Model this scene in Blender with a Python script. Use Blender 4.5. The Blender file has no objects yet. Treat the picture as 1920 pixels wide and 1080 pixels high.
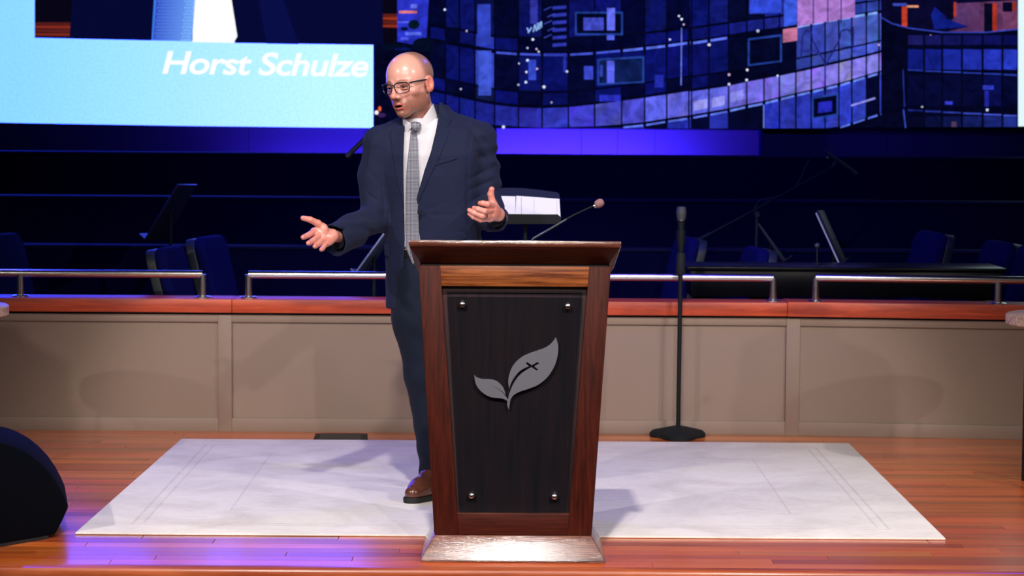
import bpy, bmesh, math, random
import numpy as np
from mathutils import Vector, Matrix
R = random.Random(7)
PI = math.pi
C = bpy.context.scene.collection
S = bpy.context.scene

# ------------------------------------------------------------------ camera
F = 4400.0; HC = 1.6
PITCH = math.atan(328 / F); ROLL = 0.0065
_f = Vector((0, math.cos(PITCH), -math.sin(PITCH)))
_u0 = Vector((0, math.sin(PITCH), math.cos(PITCH)))
_r0 = Vector((1, 0, 0))
_r = _r0 * math.cos(ROLL) + _u0 * math.sin(ROLL)
_u = -_r0 * math.sin(ROLL) + _u0 * math.cos(ROLL)
cam_d = bpy.data.cameras.new('camera'); cam_d.sensor_width = 36; cam_d.lens = 36 * F / 1920
cam_d.clip_end = 200
cam_d.dof.use_dof = True; cam_d.dof.focus_distance = 9.1; cam_d.dof.aperture_fstop = 4.5
cam = bpy.data.objects.new('camera', cam_d); C.objects.link(cam)
cam.matrix_world = Matrix(((_r.x, _u.x, -_f.x, 0), (_r.y, _u.y, -_f.y, 0), (_r.z, _u.z, -_f.z, HC), (0, 0, 0, 1)))
S.camera = cam
def ray(px, py): return _f * F + _r * (px - 960) + _u * (540 - py)
def P(px, py, Y):                       # the world point at depth Y that stands at that place of the photograph
    d = ray(px, py); t = Y / d.y
    return Vector((d.x * t, Y, HC + d.z * t))
def G(px, py, z=0.0):                   # the same at height z
    d = ray(px, py); t = (z - HC) / d.z
    return Vector((d.x * t, d.y * t, z))
def W2P(v):
    q = Vector(v) - Vector((0, 0, HC)); k = F / q.dot(_f)
    return 960 + q.dot(_r) * k, 540 - q.dot(_u) * k

# ------------------------------------------------------------------ world, lights, exposure
w = bpy.data.worlds.new('world'); S.world = w; w.use_nodes = True
w.node_tree.nodes['Background'].inputs[0].default_value = (0.25, 0.25, 0.5, 1)
w.node_tree.nodes['Background'].inputs[1].default_value = 0.012
S.view_settings.view_transform = 'Standard'; S.view_settings.look = 'None'
S.view_settings.exposure = 0; S.view_settings.gamma = 1; S.view_settings.use_curve_mapping = False

def spot(name, loc, aim, power, angle, color=(1, .93, .86), size=.1, blend=.25):
    d = bpy.data.lights.new(name, 'SPOT'); d.energy = power; d.spot_size = math.radians(angle); d.spot_blend = blend
    d.color = color; d.shadow_soft_size = size
    o = bpy.data.objects.new(name, d); C.objects.link(o); o.location = loc
    o.rotation_euler = (Vector(aim) - Vector(loc)).to_track_quat('-Z', 'Y').to_euler(); return o
def area(name, loc, aim, power, sx, sy, color=(1, 1, 1)):
    d = bpy.data.lights.new(name, 'AREA'); d.energy = power; d.shape = 'RECTANGLE'; d.size = sx; d.size_y = sy; d.color = color
    o = bpy.data.objects.new(name, d); C.objects.link(o); o.location = loc
    o.rotation_euler = (Vector(aim) - Vector(loc)).to_track_quat('-Z', 'Y').to_euler(); return o
# white front of house spots: steep, left, right, and two lower ones
WARM = (1, .93, .88)
for kx in (-1.9, -.3, 1.4): spot('key_spot', (kx, 3.0, 6.6), (kx * .2, 9.2, .5), (1700 if kx == -.3 else 300), 34, WARM, .12, .5)
spot('key_spot', (-5.4, 4.2, 4.7), (-.2, 9.7, .3), 760, 35, WARM, .06, .3)
spot('key_spot', (5.6, 4.4, 4.7), (-.1, 9.7, .3), 860, 35, WARM, .06, .3)
spot('key_spot', (-1.7, -1.0, 4.6), (-.2, 10.0, .2), 900, 20, WARM, .06, .3)
spot('key_spot', (1.9, -1.0, 4.6), (.2, 10.0, .2), 900, 20, WARM, .06, .3)
spot('side_spot', (-6.3, 1.5, 3.9), (-1.7, 11.2, .3), 620, 17, WARM, .06, .4)
spot('side_spot', (6.3, 1.5, 3.9), (1.7, 11.2, .3), 620, 17, WARM, .06, .4)
# blue stage wash from above and behind
BLUE = (.07, .05, 1)
spot('blue_spot', (-3.6, 13.6, 5.2), (-1.2, 9.2, .4), 400, 50, BLUE, .08, .8)
spot('blue_spot', (3.4, 13.6, 5.2), (-.9, 9.2, .4), 330, 50, BLUE, .08, .8)
spot('blue_spot', (.9, 9.2, 5.6), (.4, 14.4, .8), 900, 60, BLUE, .15, 1)

spot('blue_spot', (-1.4, 13.2, 6.0), (-1.3, 13.1, .8), 520, 30, (.03, .06, 1), .15, 1)
spot('blue_spot', (1.2, 13.2, 6.0), (1.0, 13.1, .8), 240, 30, (.03, .06, 1), .15, 1)

# ------------------------------------------------------------------ materials
def lin(r, g, b):
    return tuple(((c / 255) / 12.92 if c / 255 <= .04045 else ((c / 255 + .055) / 1.055) ** 2.4) for c in (r, g, b))
def mat(name, col, rough=.5, metal=0.0, spec=.5, coat=0.0, bump=0.0, bscale=60, var=0.0, vscale=8, stretch=(1, 1, 1), emit=None, estr=0):
    m = bpy.data.materials.new(name); m.use_nodes = True; nt = m.node_tree; N = nt.nodes; L = nt.links
    b = N['Principled BSDF']; b.inputs['Base Color'].default_value = (*col, 1); b.inputs['Roughness'].default_value = rough
    b.inputs['Metallic'].default_value = metal; b.inputs['Specular IOR Level'].default_value = spec
    b.inputs['Coat Weight'].default_value = coat; b.inputs['Coat Roughness'].default_value = .12
    if var or bump:
        tc = N.new('ShaderNodeTexCoord'); mp = N.new('ShaderNodeMapping'); L.new(tc.outputs['Object'], mp.inputs[0]); mp.inputs['Scale'].default_value = stretch
    if var:
        n = N.new('ShaderNodeTexNoise'); n.inputs['Scale'].default_value = vscale; n.inputs['Detail'].default_value = 5; L.new(mp.outputs[0], n.inputs['Vector'])
        mx = N.new('ShaderNodeMix'); mx.data_type = 'RGBA'; mx.inputs[6].default_value = (*[c * (1 - var) for c in col], 1); mx.inputs[7].default_value = (*[min(1, c * (1 + var)) for c in col], 1)
        L.new(n.outputs['Fac'], mx.inputs[0]); L.new(mx.outputs[2], b.inputs['Base Color'])
    if bump:
        n2 = N.new('ShaderNodeTexNoise'); n2.inputs['Scale'].default_value = bscale; n2.inputs['Detail'].default_value = 3; L.new(mp.outputs[0], n2.inputs['Vector'])
        bp = N.new('ShaderNodeBump'); bp.inputs['Strength'].default_value = bump; bp.inputs['Distance'].default_value = .002
        L.new(n2.outputs['Fac'], bp.inputs['Height']); L.new(bp.outputs[0], b.inputs['Normal'])
    if emit: b.inputs['Emission Color'].default_value = (*emit, 1); b.inputs['Emission Strength'].default_value = estr
    return m
def wood(name, dark, light, stretch=(2, 30, 30), scale=1.6, rough=.35, coat=.3, bump=.15, rnd=0.0, contrast=(.35, .68), coat_rough=.15, coat_ior=1.5, spec=.5):
    m = bpy.data.materials.new(name); m.use_nodes = True; nt = m.node_tree; N = nt.nodes; L = nt.links
    b = N['Principled BSDF']; b.inputs['Roughness'].default_value = rough; b.inputs['Coat Weight'].default_value = coat; b.inputs['Coat Roughness'].default_value = coat_rough
    tc = N.new('ShaderNodeTexCoord'); mp = N.new('ShaderNodeMapping'); mp.inputs['Scale'].default_value = stretch; L.new(tc.outputs['Object'], mp.inputs[0])
    n = N.new('ShaderNodeTexNoise'); n.inputs['Scale'].default_value = scale; n.inputs['Detail'].default_value = 6; n.inputs['Distortion'].default_value = .6; L.new(mp.outputs[0], n.inputs['Vector'])
    n2 = N.new('ShaderNodeTexNoise'); n2.inputs['Scale'].default_value = scale * 9; n2.inputs['Detail'].default_value = 4; L.new(mp.outputs[0], n2.inputs['Vector'])
    mm = N.new('ShaderNodeMath'); mm.operation = 'MULTIPLY_ADD'; mm.inputs[1].default_value = .3; L.new(n2.outputs['Fac'], mm.inputs[0]); L.new(n.outputs['Fac'], mm.inputs[2])
    sb = N.new('ShaderNodeMath'); sb.operation = 'SUBTRACT'; sb.inputs[1].default_value = .15; L.new(mm.outputs[0], sb.inputs[0])
    cr = N.new('ShaderNodeValToRGB'); cr.color_ramp.elements[0].position = contrast[0]; cr.color_ramp.elements[1].position = contrast[1]
    cr.color_ramp.elements[0].color = (*dark, 1); cr.color_ramp.elements[1].color = (*light, 1); L.new(sb.outputs[0], cr.inputs[0])
    out = cr.outputs[0]
    if rnd:
        oi = N.new('ShaderNodeObjectInfo'); hs = N.new('ShaderNodeHueSaturation'); L.new(out, hs.inputs['Color'])
        m1 = N.new('ShaderNodeMapRange'); m1.inputs[3].default_value = 1 - rnd; m1.inputs[4].default_value = 1 + rnd; L.new(oi.outputs['Random'], m1.inputs[0]); L.new(m1.outputs[0], hs.inputs['Value'])
        m3 = N.new('ShaderNodeMath'); m3.operation = 'MULTIPLY'; m3.inputs[1].default_value = 7.13; L.new(oi.outputs['Random'], m3.inputs[0])
        m4 = N.new('ShaderNodeMath'); m4.operation = 'FRACT'; L.new(m3.outputs[0], m4.inputs[0])
        m2 = N.new('ShaderNodeMapRange'); m2.inputs[3].default_value = .495; m2.inputs[4].default_value = .512; L.new(m4.outputs[0], m2.inputs[0]); L.new(m2.outputs[0], hs.inputs['Hue'])
        # each board starts elsewhere in the grain
        va = N.new('ShaderNodeVectorMath'); va.operation = 'ADD'; L.new(tc.outputs['Object'], va.inputs[0])
        sc = N.new('ShaderNodeVectorMath'); sc.operation = 'SCALE'; L.new(oi.outputs['Location'], sc.inputs[0]); sc.inputs['Scale'].default_value = 3.7; L.new(sc.outputs[0], va.inputs[1]); L.new(va.outputs[0], mp.inputs[0])
        out = hs.outputs[0]
    L.new(out, b.inputs['Base Color'])
    bp = N.new('ShaderNodeBump'); bp.inputs['Strength'].default_value = bump; bp.inputs['Distance'].default_value = .001; L.new(n2.outputs['Fac'], bp.inputs['Height']); L.new(bp.outputs[0], b.inputs['Normal'])
    b.inputs['Coat IOR'].default_value = coat_ior; b.inputs['Specular IOR Level'].default_value = spec
    if coat_ior > 1.6: L.new(bp.outputs[0], b.inputs['Coat Normal'])
    return m
M = {}
M['floor'] = wood('floor_wood', lin(186, 78, 30), lin(214, 106, 46), (.8, 9, 9), 1.2, .30, .75, .05, .34, coat_rough=.2)
M['edge'] = wood('stage_edge_wood', lin(150, 66, 34), lin(196, 102, 60), (1.2, 14, 14), 1.4, .3, .5, .10)
M['cap'] = wood('cap_wood', lin(140, 42, 16), lin(190, 72, 34), (.9, 10, 14), 2.2, .45, .05, .12)
M['walnut_h'] = wood('walnut_wood_level', lin(48, 15, 9), lin(80, 30, 17), (1.6, 26, 40), 3.4, .5, .0, .2, contrast=(.3, .75), spec=.2)
M['walnut_v'] = wood('walnut_wood_upright', lin(46, 13, 8), lin(80, 28, 15), (30, 30, 1.6), 3.4, .5, .0, .2, contrast=(.3, .75), spec=.2)
M['walnut_light'] = wood('walnut_wood_light', lin(86, 36, 15), lin(158, 88, 42), (1.6, 22, 40), 2.6, .36, .25, .2)
M['walnut_base'] = wood('walnut_wood_glossy', lin(84, 40, 28), lin(126, 70, 52), (1.6, 22, 22), 2.4, .3, 1.0, .8, coat_rough=.12, coat_ior=2.4)
M['inner'] = wood('dark_panel_wood', lin(46, 27, 32), lin(74, 40, 38), (30, 30, 1.2), 1.6, .6, .1, .1)
M['taupe'] = mat('taupe_paint', lin(129, 109, 95), .6, bump=.1, bscale=220, var=.04, vscale=5)
M['table'] = wood('table_oak', lin(150, 116, 96), lin(205, 175, 152), (3, 24, 24), 2, .5, .1, .1)
M['steel'] = mat('brushed_steel', (.72, .70, .68), .22, 1.0)
M['silver'] = mat('satin_silver', (.14, .14, .165), .55, .35, bump=.05, bscale=200)
M['blackmetal'] = mat('black_metal', (.004, .006, .008), .5, spec=.2)
M['blackcloth'] = mat('black_cloth', (.006, .007, .010), .9)
M['cast'] = mat('cast_iron_black', (.008, .010, .012), .7, spec=.2, bump=.3, bscale=120)
M['pianoblack'] = mat('piano_black', (.003, .003, .004), .3, spec=.08)
M['chair'] = mat('blue_upholstery', (.004, .005, .07), .95, spec=.05, bump=.4, bscale=400)
M['chairframe'] = mat('chair_shell_grey', (.016, .022, .022), .5)
M['riser'] = mat('dark_riser_paint', (.0016, .0018, .026), .9, spec=.05)
M['ledge'] = mat('dark_riser_ledge', (.008, .008, .045), .8, spec=.1)
M['bandwall'] = mat('band_wall_plaster', (.06, .055, .09), .9, spec=.1, bump=.1, bscale=90, var=.03, vscale=2)
M['paper'] = mat('white_paper', (.78, .78, .8), .8)
M['ink'] = mat('grey_ink', (.35, .35, .38), .8)
M['foam'] = mat('mauve_foam', lin(140, 100, 105), .95, bump=.6, bscale=900)
M['rubber'] = mat('black_rubber', (.01, .01, .01), .7)
M['fascia'] = mat('black_stage_skirt', (.006, .006, .007), .9)

# ------------------------------------------------------------------ mesh helpers
class MB:
    def __init__(s): s.v = []; s.f = []
    def add(s, vs, fs):
        o = len(s.v); s.v += [tuple(v) for v in vs]; s.f += [tuple(i + o for i in f) for f in fs]; return s
    def box(s, a, b):
        (x0, y0, z0), (x1, y1, z1) = a, b
        return s.hexa([(x0, y0, z0), (x1, y0, z0), (x1, y1, z0), (x0, y1, z0), (x0, y0, z1), (x1, y0, z1), (x1, y1, z1), (x0, y1, z1)])
    def hexa(s, v): return s.add(v, [(0, 3, 2, 1), (4, 5, 6, 7), (0, 1, 5, 4), (1, 2, 6, 5), (2, 3, 7, 6), (3, 0, 4, 7)])
    def prism(s, poly, d):                      # poly: 3D points, d: extrusion vector
        n = len(poly); d = Vector(d); a = [Vector(p) for p in poly]
        return s.add(a + [p + d for p in a], [tuple(range(n))[::-1], tuple(range(n, 2 * n))] + [(i, (i + 1) % n, (i + 1) % n + n, i + n) for i in range(n)])
    def tube(s, pts, r, n=12, caps=True):
        pts = [Vector(p) for p in pts]; rs = r if isinstance(r, (list, tuple)) else [r] * len(pts)
        rings = []; up = None
        for i, p in enumerate(pts):
            t = (pts[min(i + 1, len(pts) - 1)] - pts[max(i - 1, 0)]).normalized()
            if up is None: up = Vector((0, 0, 1)) if abs(t.z) < .9 else Vector((0, 1, 0))
            a = up - t * up.dot(t)
            if a.length < 1e-6: a = t.orthogonal()
            a.normalize(); up = a; b = t.cross(a)
            rings.append([p + (a * math.cos(2 * PI * k / n) + b * math.sin(2 * PI * k / n)) * rs[i] for k in range(n)])
        vs = [v for q in rings for v in q]; fs = []
        for i in range(len(pts) - 1):
            for k in range(n): fs.append((i * n + k, i * n + (k + 1) % n, (i + 1) * n + (k + 1) % n, (i + 1) * n + k))
        if caps: fs.append(tuple(range(n))[::-1]); fs.append(tuple(range((len(pts) - 1) * n, len(pts) * n)))
        return s.add(vs, fs)
    def lathe(s, prof, c=(0, 0, 0), n=24, ax='z'):
        vs = []; fs = []; c = Vector(c)
        for r, h in prof:
            for k in range(n):
                a = 2 * PI * k / n
                q = (r * math.cos(a), r * math.sin(a), h) if ax == 'z' else (r * math.cos(a), h, r * math.sin(a))
                vs.append(c + Vector(q))
        for i in range(len(prof) - 1):
            for k in range(n): fs.append((i * n + k, i * n + (k + 1) % n, (i + 1) * n + (k + 1) % n, (i + 1) * n + k))
        fs.append(tuple(range(n))[::-1]); fs.append(tuple(range((len(prof) - 1) * n, len(prof) * n)))
        return s.add(vs, fs)
def obj(name, mb, m, parent=None, bev=0, smooth=False, org=None, seg=2):
    me = bpy.data.meshes.new(name)
    o_ = Vector(org) if org is not None else Vector((0, 0, 0))
    me.from_pydata([tuple(Vector(v) - o_) for v in mb.v], [], mb.f)
    bm = bmesh.new(); bm.from_mesh(me); bmesh.ops.recalc_face_normals(bm, faces=bm.faces)
    if bev: bmesh.ops.bevel(bm, geom=[e for e in bm.edges if e.calc_face_angle(0) > .6], offset=bev, segments=seg, profile=.5, affect='EDGES', clamp_overlap=True)
    bm.to_mesh(me); bm.free()
    if smooth or bev:
        me.polygons.foreach_set('use_smooth', [True] * len(me.polygons)); me.set_sharp_from_angle(angle=math.radians(40))
    if m: me.materials.append(m)
    o = bpy.data.objects.new(name, me); C.objects.link(o); o.location = o_
    if parent is not None: o.parent = parent; o.matrix_parent_inverse = Matrix.Translation(parent.location).inverted() if False else Matrix.Identity(4); o.location = o_ - abs_loc(parent)
    return o
def abs_loc(o):
    v = Vector(o.location)
    while o.parent: o = o.parent; v += Vector(o.location)
    return v
def thing(name, label, cat, loc=(0, 0, 0), group=None):
    o = bpy.data.objects.new(name, None); C.objects.link(o); o.location = loc; o.empty_display_size = .1
    o['label'] = label; o['category'] = cat
    if group: o['group'] = group
    return o
def tag(o, label, cat, group=None):
    o['label'] = label; o['category'] = cat
    if group: o['group'] = group
    return o
def struct(o): o['kind'] = 'structure'; return o

# ------------------------------------------------------------------ stage floor
Ywall = G(960, 813).y; Yedge = G(960, 1069).y
fl = struct(obj('floor', MB().box((-5.5, Yedge + .03, -1.1), (5.5, Ywall + 4.6, -.022)), M['fascia']))
bw = .082; y = Yedge + .068; nrow = 0
while y < Ywall:
    x = -2.75 - R.random() * .9
    y1 = min(y + bw, Ywall + .02)
    while x < 2.75:
        l = R.choice((.7, 1.0, 1.35, 1.7, 2.1)) * R.uniform(.9, 1.1)
        g = .0007
        obj('plank', MB().box((x + g, y + g, -.02), (x + l - g, y1 - g, 0)), M['floor'], fl, bev=.0012, seg=1, org=(x + l / 2, (y + y1) / 2, 0))
        x += l
    y = y1
nose = MB(); pr = [(0, Yedge + .067, -.05), (0, Yedge + .067, 0), (0, Yedge + .014, 0), (0, Yedge + .004, -.004), (0, Yedge, -.012), (0, Yedge, -.035), (0, Yedge + .006, -.044), (0, Yedge + .03, -.05)]
nose.prism([(-3.2, b, c) for a, b, c in pr], (6.4, 0, 0)); obj('stage_edge', nose, M['edge'], fl, smooth=True)

# ------------------------------------------------------------------ knee wall with taupe panels and wooden cap
def zat(row, Y=Ywall): return P(960, row, Y).z
zc1 = P(960, 564.5, Ywall - .03).z; zc0 = P(960, 590, Ywall - .03).z; zr = zat(607.5); zb = zat(787)
xs1 = P(422, 700, Ywall).x; xs2 = P(1486, 700, Ywall).x
kw = struct(obj('wall_front', MB().box((-5, Ywall + .035, 0), (xs2, Ywall + .14, zc0 - .002)), M['taupe']))
def seg(x0, x1, fn, parent, first_stile=True):
    hw = .034
    def bx(nm, xa, xb, ya, yb, za, zb_, m=M['taupe'], bev=.002):
        q = [fn(xa, ya, za), fn(xb, ya, za), fn(xb, yb, za), fn(xa, yb, za), fn(xa, ya, zb_), fn(xb, ya, zb_), fn(xb, yb, zb_), fn(xa, yb, zb_)]
        return obj(nm, MB().hexa(q), m, parent, bev=bev)
    a = x0 + (2 * hw if first_stile else 0)
    if first_stile: bx('stile', x0, x0 + 2 * hw, -.004, .034, 0, zc0 - .012)
    bx('top_rail', a, x1, 0, .034, zr, zc0 - .012); bx('bottom_rail', a, x1, -.002, .034, 0, zb)
    bx('wall_panel', a + .001, x1 - .001, .014, .034, zb, zr - .001, bev=0)
    bx('shadow_strip', x0, x1, .012, .034, zc0 - .012, zc0, M['rubber'], 0)  # black strip drawn as the shadow line under the cap
    return bx
ident = lambda x, y_, z: (x, Ywall + y_, z)
seg(-5.0, xs1 - .034, ident, kw, False)
seg(xs1 - .034, xs2 - .034, ident, kw)
obj('cap_board', MB().box((-5, Ywall - .03, zc0), (P(436, 560, Ywall).x - .0006, Ywall + .2, zc1)), M['cap'], kw, bev=.004)
obj('cap_board', MB().box((P(436, 560, Ywall).x + .0006, Ywall - .03, zc0), (P(1475.5, 560, Ywall).x - .0006, Ywall + .2, zc1)), M['cap'], kw, bev=.004)
# right section turns a little towards the audience
kr = struct(obj('wall_right', MB().hexa([(xs2 - .034, Ywall + .035, 0), (5, Ywall + .035 - .35, 0), (5, Ywall + .14 - .35, 0), (xs2 - .034, Ywall + .14, 0), (xs2 - .034, Ywall + .035, zc0 - .002), (5, Ywall + .035 - .35, zc0 - .002), (5, Ywall + .14 - .35, zc0 - .002), (xs2 - .034, Ywall + .14, zc0 - .002)]), M['taupe']))
def turn(x, y_, z): return (x, Ywall + y_ - (x - (xs2 - .034)) * .095, z)
bx = seg(xs2 - .034, 5, turn, kr)
xc = P(1475.5, 560, Ywall).x + .0006
obj('cap_board', MB().hexa([turn(xc, -.03, zc0 - .001), turn(5, -.03, zc0 - .001), turn(5, .2, zc0 - .001), turn(xc, .2, zc0 - .001), turn(xc, -.03, zc1 + .004), turn(5, -.03, zc1 + .004), turn(5, .2, zc1 + .004), turn(xc, .2, zc1 + .004)]), M['cap'], kr, bev=.004)

# ------------------------------------------------------------------ steel railings
Yr = Ywall + .05
def railing(label, xa, xb, posts, ends, zt, fn):
    t = thing('railing', label, 'railing', fn(posts[0], 0, zc1), 'steel railings along the wooden cap')
    r = .019
    pts = [fn(xa, 0, zt), fn(xb, 0, zt)]
    obj('handrail', MB().tube(pts, r, 20), M['steel'], t, smooth=True)
    for p in posts:
        obj('post', MB().tube([fn(p, 0, zc1), fn(p, 0, zt)], r * .95, 20), M['steel'], t, smooth=True)
        q = fn(p, 0, 0)
        obj('flange', MB().lathe([(.043, zc1 + .0), (.043, zc1 + .006), (.036, zc1 + .010), (.022, zc1 + .011)], (q[0], q[1], 0), 28), M['steel'], t, smooth=True)
    for e in ends:
        if e is not None: obj('corner_joint', MB().lathe([(r, -r), (r, r)], (e, fn(e, 0, 0)[1], zt), 20), M['steel'], t, smooth=True)
    return t
fn0 = lambda x, y_, z: (x, Yr + y_, z)
zt = P(960, 518, Yr).z
PX = lambda px, Y=Yr: P(px, 520, Y).x
railing('polished steel railing left of the gap, ending by the tall blue chair', -3.2, PX(380), [PX(380), PX(38)], [None], zt, fn0)
railing('long polished steel railing passing behind the speaker and lectern', PX(466), PX(1450), [PX(466), PX(957), PX(1450)], [None], zt, fn0)
fn1 = lambda x, y_, z: (x, turn(x, .05 + y_, 0)[1], z)
railing('polished steel railing on the angled section beside the round table', PX(1529), 3.4, [PX(1529), PX(1873, Yr - .11)], [None], zt + .004, fn1)

# ------------------------------------------------------------------ choir risers, band wall and screen behind
def riser(row_top, row_bot, Y):
    z1 = P(960, row_bot, Y).z; z = P(960, row_top, Y + .3).z
    o = struct(obj('wall_choir', MB().box((-5.5, Y, -.02), (5.5, Y + .1, z1 - .02)), M['riser']))
    obj('ledge', MB().box((-5.5, Y - .01, z1 - .02), (5.5, Y + .16, z1)), M['ledge'], o, bev=.006)
    return z1
riser(459, 464, 14.4); riser(367, 372, 15.0); z3 = riser(284, 289, 15.7)
Yb = 16.2
zs = P(960, 240, Yb).z
bwl = struct(obj('wall_back', MB().box((-5.5, Yb + .05, -.02), (5.5, Yb + .25, 6.5)), M['riser']))
xe = [P(px, 260, Yb).x for px in (-330, -60, 228, 390, 466, 690, 928, 1090, 1158, 1228, 1425, 1665, 1920, 2200)]
for i in range(len(xe) - 1):
    off = .0 if i < 9 + 1 else .03  # panels right of the fin set back to look shaded
    g = .006 if xe[i] == P(928, 260, Yb).x else .002
    obj('wall_panel', MB().box((xe[i] + g * (2 if i == 6 else 1), Yb + off + (.012 if i in (3, 4) else 0), .6), (xe[i + 1] - .001 - (.012 if i == 5 else 0), Yb + .05, zs - .004)), M['bandwall'], bwl)
struct(obj('shade_fin_1', MB().box((P(1425, 260, Yb).x - .01, Yb - .10, .6), (P(1425, 260, Yb).x + .01, Yb + .03, zs - .004)), M['riser']))  # added fin, gives the blue wash its sharp right edge
batten = obj('light_batten', MB().box((-.35, 15.86, .9), (1.15, 15.94, .96)), M['blackmetal'], bev=.005)
obj('batten_shelf', MB().box((-5.5, 15.8, -.02), (5.5, Yb + .05, .9)), M['riser'], bwl)
tag(batten, 'black light batten on the floor behind the top riser, lighting the blue wall', 'light')
area('batten_glow', (.35, 15.90, .965), (.35, 16.2, 1.45), 330, 1.4, .05, (.06, .025, 1))
area('batten_glow', (-1.1, 15.90, .965), (-1.1, 16.2, 1.45), 45, 1.2, .05, (.06, .025, 1))
# ------------------------------------------------------------------ LED screen and its picture
def vmat(name, noise=0.0, broad=0.0):
    m = bpy.data.materials.new(name); m.use_nodes = True; nt = m.node_tree; N = nt.nodes; L = nt.links
    N.remove(N['Principled BSDF']); e = N.new('ShaderNodeEmission'); L.new(e.outputs[0], N['Material Output'].inputs[0])
    a = N.new('ShaderNodeAttribute'); a.attribute_name = 'Col'
    tc = N.new('ShaderNodeTexCoord'); n = N.new('ShaderNodeTexNoise'); n.inputs['Scale'].default_value = 60; n.inputs['Detail'].default_value = 2; L.new(tc.outputs['Object'], n.inputs['Vector'])
    mr = N.new('ShaderNodeMapRange'); mr.inputs[3].default_value = 1 - noise; mr.inputs[4].default_value = 1 + noise; L.new(n.outputs['Fac'], mr.inputs[0])
    n3 = N.new('ShaderNodeTexNoise'); n3.inputs['Scale'].default_value = 9; n3.inputs['Detail'].default_value = 6; n3.inputs['Distortion'].default_value = 1.5; L.new(tc.outputs['Object'], n3.inputs['Vector'])
    m3 = N.new('ShaderNodeMapRange'); m3.inputs[1].default_value = .35; m3.inputs[2].default_value = .65; m3.inputs[3].default_value = 1 - broad; m3.inputs[4].default_value = 1 + broad * .6; L.new(n3.outputs['Fac'], m3.inputs[0])
    mm = N.new('ShaderNodeMath'); mm.operation = 'MULTIPLY'; L.new(mr.outputs[0], mm.inputs[0]); L.new(m3.outputs[0], mm.inputs[1]); mr = mm
    mu = N.new('ShaderNodeMix'); mu.data_type = 'RGBA'; mu.blend_type = 'MULTIPLY'; mu.inputs[0].default_value = 1
    L.new(a.outputs['Color'], mu.inputs[6]); L.new(mr.outputs[0], mu.inputs[7]); L.new(mu.outputs[2], e.inputs[0])
    return m
Ys = 16.18
scr = thing('led_screen', 'huge bright wall screen above the blue band showing a slide', 'screen', (0, Ys, zs))
sx0, sx1 = P(-300, 240, Ys).x, P(2240, 240, Ys).x
obj('screen_panel', MB().box((sx0, Ys + .001, zs), (sx1, Ys + .02, zs + 2.6)), M['blackmetal'], scr)
class Pic:
    def __init__(s): s.v = []; s.f = []; s.c = []; s.k = 0
    def poly(s, pts, col, cols=None):
        s.k += 1; Y = Ys - .0000 - s.k * 2.5e-6
        o = len(s.v); s.v += [tuple(P(x, y_, Y)) for x, y_ in pts]; s.f.append(tuple(range(o, o + len(pts))))
        s.c += [(*lin(*c[:3]), 1) if len(c) == 3 else (lin(*c[:3])[0], lin(*c[:3])[1], c[3], 1) for c in (cols or [col] * len(pts))]
    def build(s, name, m):
        me = bpy.data.meshes.new(name); org = Vector((0, Ys, zs)); me.from_pydata([tuple(Vector(v) - org) for v in s.v], [], s.f)
        ca = me.color_attributes.new('Col', 'FLOAT_COLOR', 'POINT'); ca.data.foreach_set('color', np.array(s.c, dtype=np.float32).ravel())
        me.materials.append(m); o = bpy.data.objects.new(name, me); C.objects.link(o); o.parent = scr; return o
def shear_bottom(x):                        # bottom edge of the slide on the photograph
    return np.interp(x, [-300, 4, 350, 700, 960, 1300, 1650, 1920, 2240], [222, 230, 236, 240, 241, 241, 240, 237, 232])
TOP = -330
def sheet(pc, x0, x1, yt, colf, n):
    for i in range(n):
        a = x0 + (x1 - x0) * i / n; b = x0 + (x1 - x0) * (i + 1) / n
        pc.poly([(a, shear_bottom(a)), (b, shear_bottom(b)), (b, yt), (a, yt)], None, [colf(a), colf(b), colf(b), colf(a)])
pc = Pic()
def lightc(x):
    t = min(1, max(0, x / 600)); return (int(140 + 55 * t), int(218 + 34 * t), 255, 12.0)
sheet(pc, -300, 700, TOP, lightc, 12)
glow = pc.build('slide_background', vmat('screen_slide_background', .16))
pc = Pic(); pc.k = 10
# inset photograph: dark suit, white shirt, blue tie, orange interior
pc.poly([(65, TOP), (65, 71), (745, 85), (745, TOP)], (8, 6, 22))
for i, yy in enumerate((42, 48, 55, 62)):
    pc.poly([(66, yy), (66, yy + 5), (134, yy + 6), (136, yy)], [(92, 30, 28), (130, 42, 30), (95, 32, 30), (120, 40, 28)][i])
    pc.poly([(718, yy - 16), (718, yy - 11), (745, yy - 10), (745, yy - 16)], [(92, 30, 28), (150, 50, 26), (95, 32, 30), (140, 44, 28)][i])
pc.poly([(140, -60), (130, 72.5), (284, 76), (292, -60)], (5, 9, 50))
pc.poly([(292, -60), (284, 75.5), (289, 75.6), (300, -60)], (60, 120, 230))
pc.poly([(365, -80), (361, 79), (438, 80.5), (445, 68), (434, -2), (436, -80)], (255, 255, 255))
pc.poly([(300, -80), (287, 76), (360, 77.5), (372, -80)], (58, 96, 215), [(44, 66, 190), (52, 78, 196), (110, 165, 250), (100, 160, 250)])
for r_ in range(18):
    for q in range(15):
        yy = 74.5 - r_ * 6.0; x = 289 + q * 5.0 + (r_ % 2) * 2.5 + (76 - yy) * .10
        if x < 356 + (76 - yy) * .09: pc.poly([(x, yy), (x + 1.5, yy - 1.8), (x + 3, yy), (x + 1.5, yy + 1.8)], (150, 200, 255) if q > 9 else (95, 140, 245))
pc.poly([(436, -80), (436, 0), (447, 66), (440, 80.6), (718, 84.4), (716, -80)], (6, 9, 52))
pc.poly([(470, -80), (505, -80), (560, 83), (500, 82)], (9, 14, 70))
pc.build('inset_photo', vmat('screen_inset', .04))
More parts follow.
